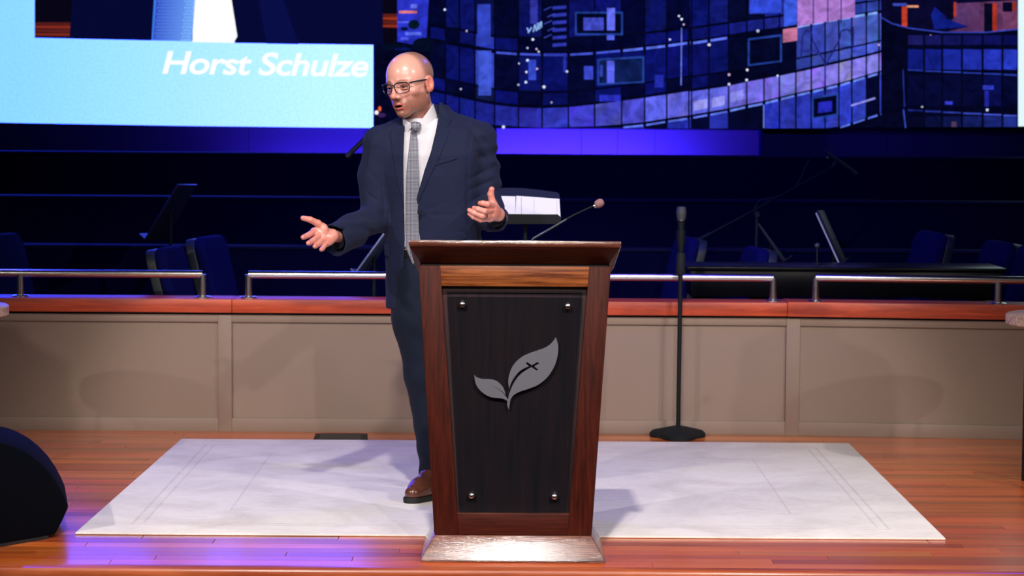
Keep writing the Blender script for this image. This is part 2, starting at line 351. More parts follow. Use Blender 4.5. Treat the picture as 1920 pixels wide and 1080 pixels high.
# building picture
pc = Pic(); pc.k = 120
pc.poly([(700, 83), (700, 240), (1910, 238), (1910, TOP), (745, TOP), (745, 85)], (4, 6, 34))
pc.poly([(745, -40), (745, 78), (775, 84), (800, 70), (806, -40)], (42, 52, 200))
for (x, y_, ww, hh, c) in [(748, 20, 34, 5, (240, 130, 90)), (760, 60, 30, 6, (90, 110, 240)), (752, 70, 14, 5, (80, 90, 235)), (770, 8, 12, 8, (100, 110, 230)), (745, 40, 22, 3, (90, 100, 240))]:
    pc.poly([(x, y_), (x + ww, y_), (x + ww, y_ + hh), (x, y_ + hh)], c)
def blob(x, y_, r1, r2, c, n=12): pc.poly([(x + r1 * math.cos(2 * PI * k / n), y_ + r2 * math.sin(2 * PI * k / n)) for k in range(n)], c)
blob(776, 46, 11, 9, (6, 26, 44)); blob(758, 54, 7, 4, (6, 20, 60)); blob(795, 84, 22, 14, (4, 12, 36)); blob(740, 88, 24, 7, (4, 12, 38)); blob(755, 92, 16, 3, (10, 20, 90))
cv = lambda pts, s, ox: [(ox + a / s, b / s) for a, b in pts]
A = cv([(215, 240), (400, 270), (610, 310), (750, 320), (900, 325), (1060, 325), (1220, 315), (1380, 300), (1530, 285), (1660, 270), (1800, 250)], 3.254, 740) + cv([(0, 240), (200, 210), (320, 190), (510, 165), (600, 150), (760, 120), (930, 90), (1080, 65)], 3.097, 1300)
B = cv([(215, 550), (310, 570), (490, 610), (610, 635), (750, 650), (900, 655), (1050, 650), (1220, 632), (1380, 610), (1530, 590), (1660, 570), (1790, 550)], 3.254, 740) + cv([(0, 525), (200, 495), (310, 470), (500, 435), (600, 415), (850, 360), (1000, 325), (1190, 275)], 3.097, 1300)
Cc = cv([(215, 690), (490, 765), (900, 790), (1050, 785), (1220, 780), (1380, 770), (1530, 755), (1650, 735), (1790, 715)], 3.254, 740) + cv([(0, 675), (200, 640), (310, 615), (410, 595), (590, 550), (680, 530), (850, 490), (1080, 420), (1190, 390)], 3.097, 1300)
D = cv([(215, 1000), (900, 1100), (1790, 1020)], 3.254, 740) + cv([(0, 985), (310, 900), (590, 820), (850, 745), (1080, 670), (1190, 630)], 3.097, 1300)
def yc(c, x): return float(np.interp(x, [p[0] for p in c], [p[1] for p in c]))
mull = [740 + a / 3.254 for a in (215, 310, 395, 490, 610, 755, 900, 1060, 1220, 1385, 1525, 1660, 1795)] + [1300 + a / 3.097 for a in (-10, 90, 205, 310, 410, 500, 595, 685, 765, 845, 920, 1005, 1078, 1140, 1195)]
def row(c0, c1, d0, d1, colf, g=3, y0off=0.0, y1off=0.0):
    for i in range(len(mull) - 1):
        a, b = mull[i] + g / 2, mull[i + 1] - g / 2
        f0 = lambda x: yc(c0, x) * (1 - d0) + yc(c1, x) * d0 + y0off
        f1 = lambda x: yc(c0, x) * (1 - d1) + yc(c1, x) * d1 + y1off
        if min(f0(a), f0(b)) > 241: continue
        t = (a - 806) / 880; c = colf(i, t)
        if c is None: continue
        c2 = tuple(max(0, min(255, int(v * R.uniform(.8, 1.2)))) for v in c)
        pts = [(a, f1(a)), (b, f1(b)), (b, f0(b)), (a, f0(a))]
        pts = [(x, min(y_, float(shear_bottom(x)))) for x, y_ in pts]
        pc.poly(pts, None, [c, c2, c, c2])
def mixc(a, b, t): t = max(0, min(1, t)); return tuple(int(a[k] + (b[k] - a[k]) * t) for k in range(3))
# rows above A (A shifted up by whole storeys), A-B, bright B-C, below C
def up(c, k): return [(x, y_ - k * (yc(B, x) - yc(A, x))) for x, y_ in c]
def darkrow(i, t):
    c = mixc((12, 18, 100), (60, 80, 200), (t - .55) * 2.2)
    if i == 3: c = (44, 60, 180)
    return c if R.random() > .35 or t > .7 else mixc(c, (2, 4, 28), .75)
def midrow(i, t):
    c = mixc((12, 18, 100), (90, 110, 225), (t - .6) * 2.6)
    if i == 3: c = (52, 72, 190)
    if 15 <= i <= 18: c = (4, 7, 38)
    return c if R.random() > .3 or t > .7 else mixc(c, (2, 4, 28), .7)
def bright(i, t): return mixc((14, 22, 120), (84, 84, 226), t * 2.2) if t < .42 else mixc((84, 92, 228), (138, 128, 232), (t - .42) * 2.2)
def low(i, t): return mixc((20, 26, 130), (52, 66, 196), t) if R.random() > .35 or (19 <= i <= 23) else (5, 8, 44)
for k in (4, 3, 2): row(up(A, k - 1 + 1), up(B, k), 0, .94, darkrow)
row(up(A, 1), up(B, 1), 0, .7, darkrow, y1off=0); row(up(A, 1), A, .75, .97, darkrow)
row(A, B, .05, .70, midrow); row(A, B, .74, .96, midrow)
row(B, Cc, .04, .93, bright)
row(Cc, D, .03, .95, low)
# bright slab edges under the storeys
def bars(c, i0, i1, off, h, colr):
    for i in range(i0, i1):
        a, b = mull[i] + 3, mull[i + 1] - 3
        if yc(c, a) + off > 238: continue
        pc.poly([(a, yc(c, a) + off + h), (b, yc(c, b) + off + h), (b, yc(c, b) + off), (a, yc(c, a) + off)], colr)
bars(A, 4, 9, 1, 4, (70, 88, 222)); bars(A, 9, 15, 1, 4.5, (96, 120, 250)); bars(A, 19, 25, 0, 4.5, (130, 170, 255)); bars(Cc, 8, 15, 1, 3.5, (96, 120, 245)); bars(Cc, 15, 27, 0, 4, (110, 140, 250)); bars(D, 15, 27, -3, 3.5, (90, 120, 240))
def quad(x, y_, ww, hh, c, tilt=0.0): pc.poly([(x, y_ + hh), (x + ww, y_ + hh - tilt), (x + ww, y_ - tilt), (x, y_)], c)
# sunset reflections, deck furniture, frames
quad(1495, 0, 108, 50, (170, 120, 205), 18); quad(1468, 55, 27, 25, (190, 112, 150), 4)
for xx in (1524, 1551, 1576): quad(xx, -4, 2, 48, (30, 30, 110))
quad(1405, -20, 60, 46, (52, 76, 222), 2); quad(1470, -20, 24, 70, (60, 92, 230), 4)
for (x, y_, ww, hh, t) in [(1402, 72, 64, 52, 8), (1522, 182, 50, 42, 8), (1078, 22, 90, 44, 0), (1120, 110, 88, 50, 5)]:
    quad(x, y_, ww, hh, (34, 64, 156), t); quad(x + 3.5, y_ + 3.5, ww - 7, hh - 7, (4, 6, 36), t * .9)
quad(1534, 192, 26, 20, (34, 40, 176), 3)
for (x, y_, ww, hh, c) in [(895, 8, 25, 76, (50, 68, 190)), (897, 95, 24, 84, (62, 84, 206)), (994, 0, 14, 44, (52, 56, 170)), (991, 112, 14, 38, (56, 76, 206)), (1094, 33, 38, 24, (66, 76, 200)), (1138, 15, 15, 42, (100, 110, 245)), (1138, 66, 14, 9, (84, 100, 240)), (1138, 114, 14, 42, (90, 100, 238)), (1095, 124, 17, 25, (56, 70, 198)), (1125, 122, 5, 22, (50, 66, 180)), (1124, 178, 40, 12, (44, 50, 200)), (1228, 140, 16, 24, (34, 44, 170)), (1022, 100, 36, 4, (50, 60, 190)), (1056, 100, 6, 36, (40, 50, 170))]: quad(x, y_, ww, hh, c)
for k in range(6): quad(1036, 12 + k * 14, 26, 6, (46, 56, 176), 2)
for k in range(5): quad(1020 + (k % 2) * 6, 18 + k * 13, 14, 2, (60, 72, 190), 6)
# Y shaped frame reflected in the glass
def line(pts, wd, c):
    for (x0, y0), (x1, y1) in zip(pts, pts[1:]):
        dx, dy = x1 - x0, y1 - y0; l = math.hypot(dx, dy); nx, ny = -dy / l * wd / 2, dx / l * wd / 2
        pc.poly([(x0 + nx, y0 + ny), (x1 + nx, y1 + ny), (x1 - nx, y1 - ny), (x0 - nx, y0 - ny)], c)
line([(1502, 110), (1505, 66), (1512, 57), (1521, 60), (1524, 76), (1547, 120), (1547, 165)], 3, (30, 36, 120))
line([(1598, 60), (1588, 55), (1577, 58), (1574, 74), (1549, 120)], 3, (30, 36, 120)); line([(1500, 95), (1530, 96), (1545, 112)], 3.5, (40, 44, 140)); line([(1578, 90), (1600, 85), (1600, 50)], 2.5, (34, 40, 130))
line([(1278, 52), (1277, 160)], 2, (110, 130, 250)); line([(1596, 198), (1641, 184)], 3.5, (150, 150, 245)); line([(1432, 196), (1432, 240)], 2, (120, 140, 245))
# mirrored sign in lights
for a, b in [((988, 52), (992, 60)), ((997, 51), (990, 62)), ((1000, 60), (1003, 46)), ((1003, 46), (1006, 58)), ((1008, 56), (1008, 43)), ((1011, 55), (1012, 42)), ((1015, 52), (1015, 40))]: line([a, b], 2.4, (150, 190, 255))
for (x, y_, s_) in [(834, 18, 2.2), (875, 58, 2), (999, 74, 2.6), (989, 90, 2), (1006, 92, 2), (1010, 97, 2), (989, 113, 2.6), (973, 119, 1.6), (987, 135, 2.2), (986, 154, 2.6), (972, 159, 2), (1007, 129, 2), (1020, 163, 3), (1063, 134, 2.4), (944, 238, 3), (1273, 30, 2), (1278, 36, 2.4), (1282, 46, 2), (1256, 74, 2), (1421, 58, 3), (1330, 84, 2.8), (1367, 140, 2.6), (1401, 131, 2.6), (1400, 150, 2.6), (1367, 158, 2.6), (1458, 142, 2), (1329, 84, 2.4), (1745, 68, 3), (1648, 84, 2), (1729, 200, 2.2), (1851, 206, 2.8), (864, 167, 2), (1034, 192, 2)]:
    blob(x, y_, s_, s_, R.choice([(235, 235, 255), (200, 205, 245), (230, 190, 230), (210, 225, 255)]), 10)
quad(1300 + 280 / 3.1 - 90, 190, 26, 18, (150, 150, 240), 5); quad(1335, 184, 24, 18, (150, 150, 240), 5); quad(1370, 174, 24, 18, (140, 140, 240), 6)
# second tower with roof deck
pc.poly([(1652, 22), (1690, 24), (1690, 238), (1690, 239), (1652, 239)], (4, 6, 34))
rim = cv([(1090, 100), (1150, 135), (1250, 163), (1450, 188), (1700, 188), (1900, 168)], 3.097, 1300)
pc.poly(cv([(1090, 100), (1150, 135), (1250, 163), (1450, 188), (1700, 188), (1900, 168), (1900, -200), (1090, -200)], 3.097, 1300), (10, 8, 44))
pc.poly(cv([(1520, 20), (1900, 0), (1900, 168), (1700, 185), (1480, 182), (1600, 155), (1500, 120)], 3.097, 1300), (112, 62, 104), [(96, 58, 110), (120, 66, 100), (130, 70, 110), (100, 56, 104), (90, 50, 104), (100, 58, 108), (90, 60, 120)])
pc.poly(cv([(1400, 40), (1500, 120), (1600, 155), (1400, 170), (1380, 90)], 3.097, 1300), (16, 30, 130))
for (x, y_, ww, hh, c) in [(1691, 12, 10, 38, (200, 62, 40)), (1861, 6, 8, 52, (176, 52, 34)), (1845, 6, 16, 54, (8, 8, 34)), (1788, 4, 5, 28, (170, 54, 40)), (1774, 4, 14, 32, (8, 8, 38)), (1898, 4, 6, 16, (150, 50, 36)), (1880, 4, 18, 18, (10, 8, 36)), (1700, 10, 22, 4, (240, 160, 130)), (1674, 6, 26, 5, (70, 90, 220))]: quad(x, y_, ww, hh, c)
for k in range(len(rim) - 1): line([rim[k], rim[k + 1]], 2.4, (50, 66, 180))
tm = [1300 + a / 3.097 for a in (1240, 1340, 1445, 1560, 1680, 1795, 1885)]
for i in range(6):
    a, b = tm[i] + 2, tm[i + 1] - 2; t = i / 5
    quad(a, 66, b - a, 18, mixc((26, 26, 96), (10, 14, 80), t), 0); quad(a, 92, b - a, 38, mixc((16, 26, 120), (40, 58, 196), t), -1)
    quad(a, 141, b - a, 58, (6, 9, 50) if i != 4 else (10, 14, 76)); quad(a, 130 + i * 1.7, b - a, 2.5, (40, 60, 170), -1); quad(a, 205 + i * 2, b - a, 3, mixc((30, 40, 130), (70, 90, 220), t), -1); quad(a, 218, b - a, 20, mixc((6, 8, 40), (30, 44, 130), t))
line([(1694, 205), (1698, 240)], 2.4, (52, 76, 190)); line([(1693, 130), (1696, 200)], 2, (34, 50, 150))
quad(1772, 190, 14, 6, (56, 60, 210)); quad(1843, 160, 20, 8, (50, 64, 210)); quad(1846, 170, 8, 30, (34, 40, 160)); quad(1784, 228, 10, 10, (84, 60, 90))
blob(712, 204, 3, 5, (230, 90, 60)); blob(706, 211, 4, 4, (255, 240, 240)); blob(716, 216, 8, 4, (60, 34, 90))
pc.build('building_picture', vmat('screen_building', .15, .36))
pc = Pic(); pc.k = 900
sheet(pc, 1909, 2240, TOP, lambda x: (225, 250, 255), 4)
pc.build('slide_edge', vmat('screen_slide_edge', .05))
# slide caption, slanted bold white letters
cd = bpy.data.curves.new('caption', 'FONT'); cd.body = 'Horst Schulze'; cd.size = 1; cd.shear = .22; cd.offset = .022; cd.extrude = .0005; cd.space_character = .96
to = bpy.data.objects.new('caption', cd); C.objects.link(to)
bpy.context.view_layer.update(); bb = [Vector(c) for c in to.bound_box]; tw = max(b.x for b in bb) - min(b.x for b in bb); th_ = max(b.y for b in bb) - min(b.y for b in bb)
a, b = P(304, 137, Ys - .004), P(691, 143, Ys - .004); c_ = P(304, 93, Ys - .004)
me = bpy.data.meshes.new_from_object(to); bpy.data.objects.remove(to)
mn = min(v.co.x for v in me.vertices)
ux = (b - a) / tw; uz = (c_ - a) / th_
for v in me.vertices: q = a + ux * (v.co.x - mn) + Vector((0, 0, uz.z)) * v.co.y; v.co = (q.x, q.y - Ys + v.co.z * 3, q.z - zs)
for n_ in range(len(me.materials)): pass
me.materials.clear(); wm = mat('screen_white', (0, 0, 0), emit=(1, 1, 1), estr=1.0); me.materials.append(wm)
to = bpy.data.objects.new('caption_lettering', me); C.objects.link(to); to.parent = scr
# ------------------------------------------------------------------ rug and floor hatch
def rugmat():
    m = bpy.data.materials.new('rug_weave'); m.use_nodes = True; nt = m.node_tree; N = nt.nodes; L = nt.links; b = N['Principled BSDF']
    b.inputs['Roughness'].default_value = .95; b.inputs['Specular IOR Level'].default_value = .1
    tc = N.new('ShaderNodeTexCoord')
    def noise(scale, st, det=6, dist=0.0):
        mp = N.new('ShaderNodeMapping'); mp.inputs['Scale'].default_value = st; L.new(tc.outputs['Object'], mp.inputs[0])
        n = N.new('ShaderNodeTexNoise'); n.inputs['Scale'].default_value = scale; n.inputs['Detail'].default_value = det; n.inputs['Distortion'].default_value = dist; L.new(mp.outputs[0], n.inputs[0]); return n.outputs['Fac']
    def mixf(f, a, c, lo=.4, hi=.65):
        mr = N.new('ShaderNodeMapRange'); mr.inputs[1].default_value = lo; mr.inputs[2].default_value = hi; L.new(f, mr.inputs[0])
        x = N.new('ShaderNodeMix'); x.data_type = 'RGBA'; L.new(mr.outputs[0], x.inputs[0])
        for k, v in ((6, a), (7, c)):
            if isinstance(v, tuple): x.inputs[k].default_value = (*v, 1)
            else: L.new(v, x.inputs[k])
        return x.outputs[2]
    base = mixf(noise(2.2, (1, 1, 1), 8, 1.2), lin(242, 236, 228), lin(220, 212, 204), .45, .75)
    base = mixf(noise(5, (1, 3, 1), 8, 2.0), base, lin(226, 214, 205), .55, .8)
    base = mixf(noise(30, (1, 4, 1), 4), base, lin(246, 242, 236), .5, .8)
    # border bands along the edges
    sp = N.new('ShaderNodeSeparateXYZ'); L.new(tc.outputs['Object'], sp.inputs[0])
    def M2(op, a, c=None):
        x = N.new('ShaderNodeMath'); x.operation = op
        for k, v in ((0, a), (1, c)):
            if v is None: continue
            if isinstance(v, (int, float)): x.inputs[k].default_value = v
            else: L.new(v, x.inputs[k])
        return x.outputs[0]
    ex = M2('SUBTRACT', 1.62, M2('ABSOLUTE', sp.outputs[0])); ey = M2('SUBTRACT', 1.26, M2('ABSOLUTE', sp.outputs[1])); e = M2('MINIMUM', ex, ey)
    band = None
    for d_, w_ in ((.16, .006), (.20, .005), (.50, .004)):
        q = M2('LESS_THAN', M2('ABSOLUTE', M2('SUBTRACT', e, d_)), w_); band = q if band is None else M2('MAXIMUM', band, q)
    bn = M2('MULTIPLY', band, M2('MULTIPLY', noise(12, (1, 1, 1)), .35))
    x = N.new('ShaderNodeMix'); x.data_type = 'RGBA'; L.new(bn, x.inputs[0]); L.new(base, x.inputs[6]); x.inputs[7].default_value = (*lin(150, 132, 126), 1); L.new(x.outputs[2], b.inputs['Base Color'])
    bp = N.new('ShaderNodeBump'); bp.inputs['Strength'].default_value = .5; bp.inputs['Distance'].default_value = .003; L.new(noise(240, (1, 1.6, 1), 2), bp.inputs['Height']); L.new(bp.outputs[0], b.inputs['Normal'])
    return m
ry0 = G(960, 1008).y; ry1 = G(960, 830).y; rx = -1.645
rc = Vector((0, (ry0 + ry1) / 2, 0))
rug = obj('rug', MB().hexa([(rx, ry0, .001), (-rx, ry0, .001), (-rx + .0, ry1, .001), (rx + .04, ry1, .001), (rx, ry0, .009), (-rx, ry0, .009), (-rx, ry1, .009), (rx + .04, ry1, .009)]), rugmat(), bev=.003, org=rc)
tag(rug, 'large faded off-white patterned rug lying on the wooden stage floor', 'rug')
struct_h = thing('floor_hatch', 'dark rectangular floor hatch between the rug and the panelled wall', 'hatch', tuple(G(640, 820)))
h0, h1 = G(586, 829), G(690, 829); h2, h3 = G(689, 814), G(592, 814)
obj('hatch_frame', MB().prism([v + Vector((0, 0, .0005)) for v in (h0, h1, h2, h3)], (0, 0, .003)), M['blackmetal'], struct_h)
gd = mat('hatch_cover_grey', lin(46, 46, 44), .6)
a0 = h0.lerp(h1, .10); a1 = h0.lerp(h1, .87); a2 = h3.lerp(h2, .87); a3 = h3.lerp(h2, .10)
obj('cover_plate', MB().prism([v + Vector((0, 0, .0035)) for v in (a0, a1, a2, a3)], (0, 0, .002)), gd, struct_h)

# ------------------------------------------------------------------ lectern
Yf = G(960, 1055).y
cx = (P(787, 1052, Yf).x + P(1136, 1056, Yf).x) / 2
lec = thing('lectern', 'tall walnut lectern with flared top, dark glass front and leaf emblem', 'lectern', (cx, Yf + .25, 0))
def sec(y0, y1, hw, z): return [(cx - hw, y0, z), (cx + hw, y0, z), (cx + hw, y1, z), (cx - hw, y1, z)]
def fr(a, b, name, m, bev=.0): return obj(name, MB().hexa(sec(*a) + sec(*b)), m, lec, bev=bev)
zb1 = P(960, 1004, Yf + .055).z
hb = .331
zr0 = .011
fr((Yf, Yf + .47, hb, .002), (Yf + .004, Yf + .466, hb, .006), 'plinth_foot', M['walnut_base'])
fr((Yf, Yf + .47, hb, .006), (Yf + .055, Yf + .425, .283, zb1), 'plinth', M['walnut_base'], .003)
# frame: front plane from bottom (row 1003) to the cornice (row 497)
yb_, yt_ = Yf + .058, Yf + .022
zt_ = P(960, 499, yt_).z
hw0 = (P(1110, 1003, yb_).x - P(813, 1003, yb_).x) / 2; hw1 = (P(1148, 499, yt_).x - P(786, 499, yt_).x) / 2
yk0, yk1 = Yf + .42, Yf + .48
def lp(a, b, t): return a + (b - a) * t
def FP(px_off, row, dy=0.0):                # px offset from the lectern's axis on its sloping front plane
    z = None; t = (1003 - row) / (1003 - 499.0); y_ = lp(yb_, yt_, t); p = P(960, row, y_)
    return Vector((cx + px_off * y_ / F, y_ + dy, p.z))
def sl(a, b, name, m, bev=0.0):              # like fr, falling away towards the speaker
    q = [(x, y_, z - .2 * (y_ - p[0])) for p in (a, b) for x, y_, z in sec(*p)]
    return obj(name, MB().hexa(q), m, lec, bev=bev)
def front_piece(name, corners, d0, d1, m, parent=lec, bev=.0):
    a = [FP(x, r_, d0) for x, r_ in corners]; b = [FP(x, r_, d1) for x, r_ in corners]
    return obj(name, MB().hexa(a + b), m, parent, bev=bev)
# half widths in px of outer edge, inner opening
ob, ot = 148.5, 181.0
ib, it = 106.0, 137.5         # inner opening edge at row 963 and 537
def ow(r_): return lp(ob, ot, (1003 - r_) / 504.0)
def iw(r_): return lp(ib, it, (963 - r_) / 426.0)
for s_ in (-1, 1):
    front_piece('stile', [(s_ * ow(1003), 1003), (s_ * iw(1003), 1003), (s_ * iw(499), 499), (s_ * ow(499), 499)], .028, 0, M['walnut_v'], bev=.0015)
front_piece('top_rail', [(-iw(537), 537), (iw(537), 537), (iw(499), 499), (-iw(499), 499)], .028, .001, M['walnut_light'], bev=.001)
front_piece('bottom_rail', [(-iw(1003), 1003), (iw(1003), 1003), (iw(964), 964), (-iw(964), 964)], .028, .001, M['walnut_h'], bev=.001)
front_piece('inset_panel', [(-iw(985), 985), (iw(985), 985), (iw(520), 520), (-iw(520), 520)], .045, .034, M['inner'])
front_piece('opening_trim', [(-iw(963), 964.5), (iw(963), 964.5), (iw(960), 962.5), (-iw(960), 962.5)], .03, .003, M['walnut_base'])
SL = .2
for s_ in (-1, 1):
    a = [(s_, yb_ + .028, zb1, hw0), (s_, yk0, zb1, hw0), (s_, yk1, zt_, hw1), (s_, yt_ + .028, zt_, hw1)]
    a[2] = (s_, yk1, zt_ - SL * (yk1 - yt_), hw1)
    out = [Vector((cx + s_ * (h - .0005), y_, z)) for (_, y_, z, h) in a]
    obj('side_panel', MB().prism(out, (-s_ * .02, 0, 0)), M['walnut_v'], lec)
obj('back_panel', MB().hexa([(cx - hw0 + .02, yk0 - .02, zb1), (cx + hw0 - .02, yk0 - .02, zb1), (cx + hw0 - .02, yk0, zb1), (cx - hw0 + .02, yk0, zb1), (cx - hw1 + .02, yk1 - .02, zt_ - SL * .45), (cx + hw1 - .02, yk1 - .02, zt_ - SL * .45), (cx + hw1 - .02, yk1, zt_ - SL * .455), (cx - hw1 + .02, yk1, zt_ - SL * .455)]), M['walnut_v'], lec)
# cornice: flaring crown with a strip painted black as shadow below and a rounded top board
sl((yt_ + .012, yk1 - .01, hw1 - .012, zt_), (yt_ + .012, yk1 - .01, hw1 - .012, zt_ + .012), 'shadow_strip', M['rubber'])
z_c0 = zt_ + .010; yct = Yf - .045
z_c1 = P(960, 463, yct).z; z_c2 = P(960, 450.5, yct).z
hc0 = (P(1148, 497, yt_).x - P(793, 497, yt_).x) / 2; hc1 = (P(1167, 460, yct).x - P(768, 460, yct).x) / 2
cxx = cx + .002
sl((yt_ - .002, yk1 + .0, hc0, z_c0), (yct + .004, yk1 + .05, hc1 - .003, z_c1), 'crown', M['walnut_h'], .002)
sl((yct, yk1 + .055, hc1, z_c1 + .0005), (yct, yk1 + .055, hc1 + .001, z_c2), 'top_board', M['walnut_base'], .007)
# glass, standoffs, emblem
gm = bpy.data.materials.new('tinted_glass'); gm.use_nodes = True; nt = gm.node_tree; N = nt.nodes; L = nt.links
N.remove(N['Principled BSDF']); gl = N.new('ShaderNodeBsdfGlossy'); gl.inputs['Roughness'].default_value = .03; tr = N.new('ShaderNodeBsdfTransparent'); tr.inputs[0].default_value = (.84, .90, .95, 1)
fz = N.new('ShaderNodeFresnel'); fz.inputs[0].default_value = 1.5; mx = N.new('ShaderNodeMixShader'); L.new(fz.outputs[0], mx.inputs[0]); L.new(tr.outputs[0], mx.inputs[1]); L.new(gl.outputs[0], mx.inputs[2]); L.new(mx.outputs[0], N['Material Output'].inputs[0])
gg = front_piece('glass_pane', [(-iw(958) + 4, 960.5), (iw(958) - 4, 960.5), (iw(547) - 9, 546), (-iw(547) + 9, 546)], .012, .004, gm)
for px, py in ((868 - 966.0, 571), (1066.5 - 966.0, 573), (884 - 963, 929), (1041 - 963.0, 930)):
    q = FP(px, py, 0); st = obj('standoff', MB().lathe([(.010, .034), (.010, .006), (.0115, .003), (.0118, -.006), (.0105, -.013), (.007, -.0165), (.002, -.0175)], q, 24, 'y'), M['steel'], lec, smooth=True)
def outline(crv_pts, name, th=.005, holes=(), lift=-.012):
    cd = bpy.data.curves.new(name, 'CURVE'); cd.dimensions = '2D'; cd.fill_mode = 'BOTH'; cd.extrude = th / 2; cd.bevel_depth = .0006; cd.bevel_resolution = 1
    for pts in (crv_pts,) + tuple(holes):
        sp = cd.splines.new('POLY'); sp.points.add(len(pts) - 1)
        for p_, (x, y_) in zip(sp.points, pts): p_.co = (x, y_, 0, 1)
        sp.use_cyclic_u = True
    o = bpy.data.objects.new(name, cd); C.objects.link(o); bpy.context.view_layer.update(); me = bpy.data.meshes.new_from_object(o); bpy.data.objects.remove(o); return me
def smoothp(pts, n=10, closed=False):        # catmull-rom
    out = []
    P_ = [np.array(p, float) for p in pts]; N_ = len(P_)
    for i in range(N_ - 1):
        p0 = P_[max(i - 1, 0)]; p1 = P_[i]; p2 = P_[i + 1]; p3 = P_[min(i + 2, N_ - 1)]
        for k in range(n):
            t = k / n; out.append(tuple(.5 * ((2 * p1) + (-p0 + p2) * t + (2 * p0 - 5 * p1 + 4 * p2 - p3) * t * t + (-p0 + 3 * p1 - 3 * p2 + p3) * t ** 3)))
    out.append(tuple(P_[-1])); return out
# emblem outlines in pixels of a 1200 wide crop with 6 px per photo px, origin (870, 610)
up_edge = smoothp([(1034, 128), (990, 190), (920, 243), (830, 278), (740, 310), (650, 355), (575, 425), (530, 500), (505, 590), (502, 650), (512, 708)])
cut_l = smoothp([(512, 708), (530, 650), (570, 580), (625, 515), (680, 478), (732, 455)])
cross = [(694, 420), (714, 407), (765, 444), (830, 405), (852, 422), (795, 456), (843, 493), (818, 510), (762, 470)]
cut_r = smoothp([(762, 470), (700, 505), (640, 550), (590, 610), (550, 680), (515, 770), (500, 835)])
stem = smoothp([(497, 848), (491, 880), (497, 920), (511, 946)])
low_edge = smoothp([(511, 946), (516, 890), (530, 830), (570, 780), (640, 742), (730, 712), (830, 670), (910, 610), (970, 540), (1025, 440), (1055, 330), (1062, 240), (1052, 180), (1034, 128)])
big = up_edge[:-1] + cut_l + cross + cut_r[1:] + stem + low_edge[1:-1]
s_top = smoothp([(117, 566), (150, 592), (210, 607), (300, 611), (370, 632), (425, 680), (455, 730), (468, 785)])
s_cut = [(468, 785), (440, 752), (380, 708), (310, 682), (258, 675)]; s_cut2 = [(258, 675), (310, 686), (378, 716), (436, 762), (475, 808), (495, 838)]
s_low = smoothp([(493, 855), (470, 838), (430, 825), (360, 818), (300, 808), (240, 780), (180, 730), (135, 660), (117, 566)])
small = s_top[:-1] + smoothp(s_cut)[:] + smoothp(s_cut2)[1:] + s_low[:-1]
em0 = FP(0, 700, -.002); sE = em0.y / F / 6.0; axis_px = 964.2
for pts, nm in ((big, 'large_leaf'), (small, 'small_leaf')):
    q = [((870 + x / 6 - axis_px) * 6 * sE, -((610 + y_ / 6) - 700) * 6 * sE) for x, y_ in pts]
    me = outline(q, nm)
    tilt = math.atan2(yb_ - yt_, zt_ - zb1)
    for v in me.vertices:
        x, zz, d_ = v.co.x, v.co.y, v.co.z
        v.co = (cx + x - lec.location.x, em0.y - zz * math.tan(tilt) - d_ - .003 - lec.location.y, em0.z + zz)
    me.materials.clear(); me.materials.append(M['silver']); o = bpy.data.objects.new(nm, me); C.objects.link(o); o.parent = lec

# ------------------------------------------------------------------ gooseneck microphone standing on the lectern
yg = Yf + .25
gn = thing('gooseneck_microphone', 'slim gooseneck microphone with mauve foam cap rising from the lectern top', 'microphone', tuple(P(985, 452, yg)))
pts = [P(984, 458, yg + .02), P(1000, 447, yg + .01), P(1035, 427, yg), P(1062, 411, yg), P(1076, 403, yg), P(1095, 394, yg), P(1117, 384, yg)]
zg = z_c2 - .2 * (pts[0].y - yct); pts[0].z = zg + .001
obj('gooseneck', MB().tube(pts[0:4], .0042, 12), mat('grey_gooseneck', (.10, .11, .11), .3, .8), gn, smooth=True)
obj('gooseneck_tip', MB().tube([pts[3], pts[4], pts[5], pts[6]], [.0036, .003, .003, .003], 12), M['blackmetal'], gn, smooth=True)
d = (P(1130, 378, yg) - P(1117, 385, yg)).normalized(); c0 = P(1116, 385.5, yg)
obj('foam_cap', MB().tube([c0 + d * t for t in (0, .002, .006, .014, .022, .029, .0335, .035)], [.006, .011, .0145, .0155, .0155, .013, .008, .002], 24), M['foam'], gn, smooth=True)
obj('collar_ring', MB().tube([c0 - d * .006, c0 + d * .001], .0075, 16), M['steel'], gn, smooth=True)
obj('socket', MB().lathe([(.022, zg + .0045), (.020, zg + .012), (.008, zg + .016)], (pts[0].x, pts[0].y, 0), 24), M['blackmetal'], gn, smooth=True)

# ------------------------------------------------------------------ music stands
def tripod(t, x, y, h, m=M['blackmetal'], r=.26, rot=.3, zf=0.0):
    for k in range(3):
        a = rot + k * 2 * PI / 3
        obj('leg', MB().tube([(x, y, zf + .12), (x + r * .5 * math.cos(a), y + r * .5 * math.sin(a), zf + .07), (x + r * math.cos(a), y + r * math.sin(a), zf + .009)], [.009, .009, .009], 10), m, t, smooth=True)
    obj('pole', MB().tube([(x, y, zf + .06), (x, y, zf + h * .55), (x, y, h)], [.014, .014, .009], 14), m, t, smooth=True)
    obj('clutch', MB().tube([(x, y, zf + h * .5), (x, y, zf + h * .5 + .07)], .019, 14), m, t, smooth=True)
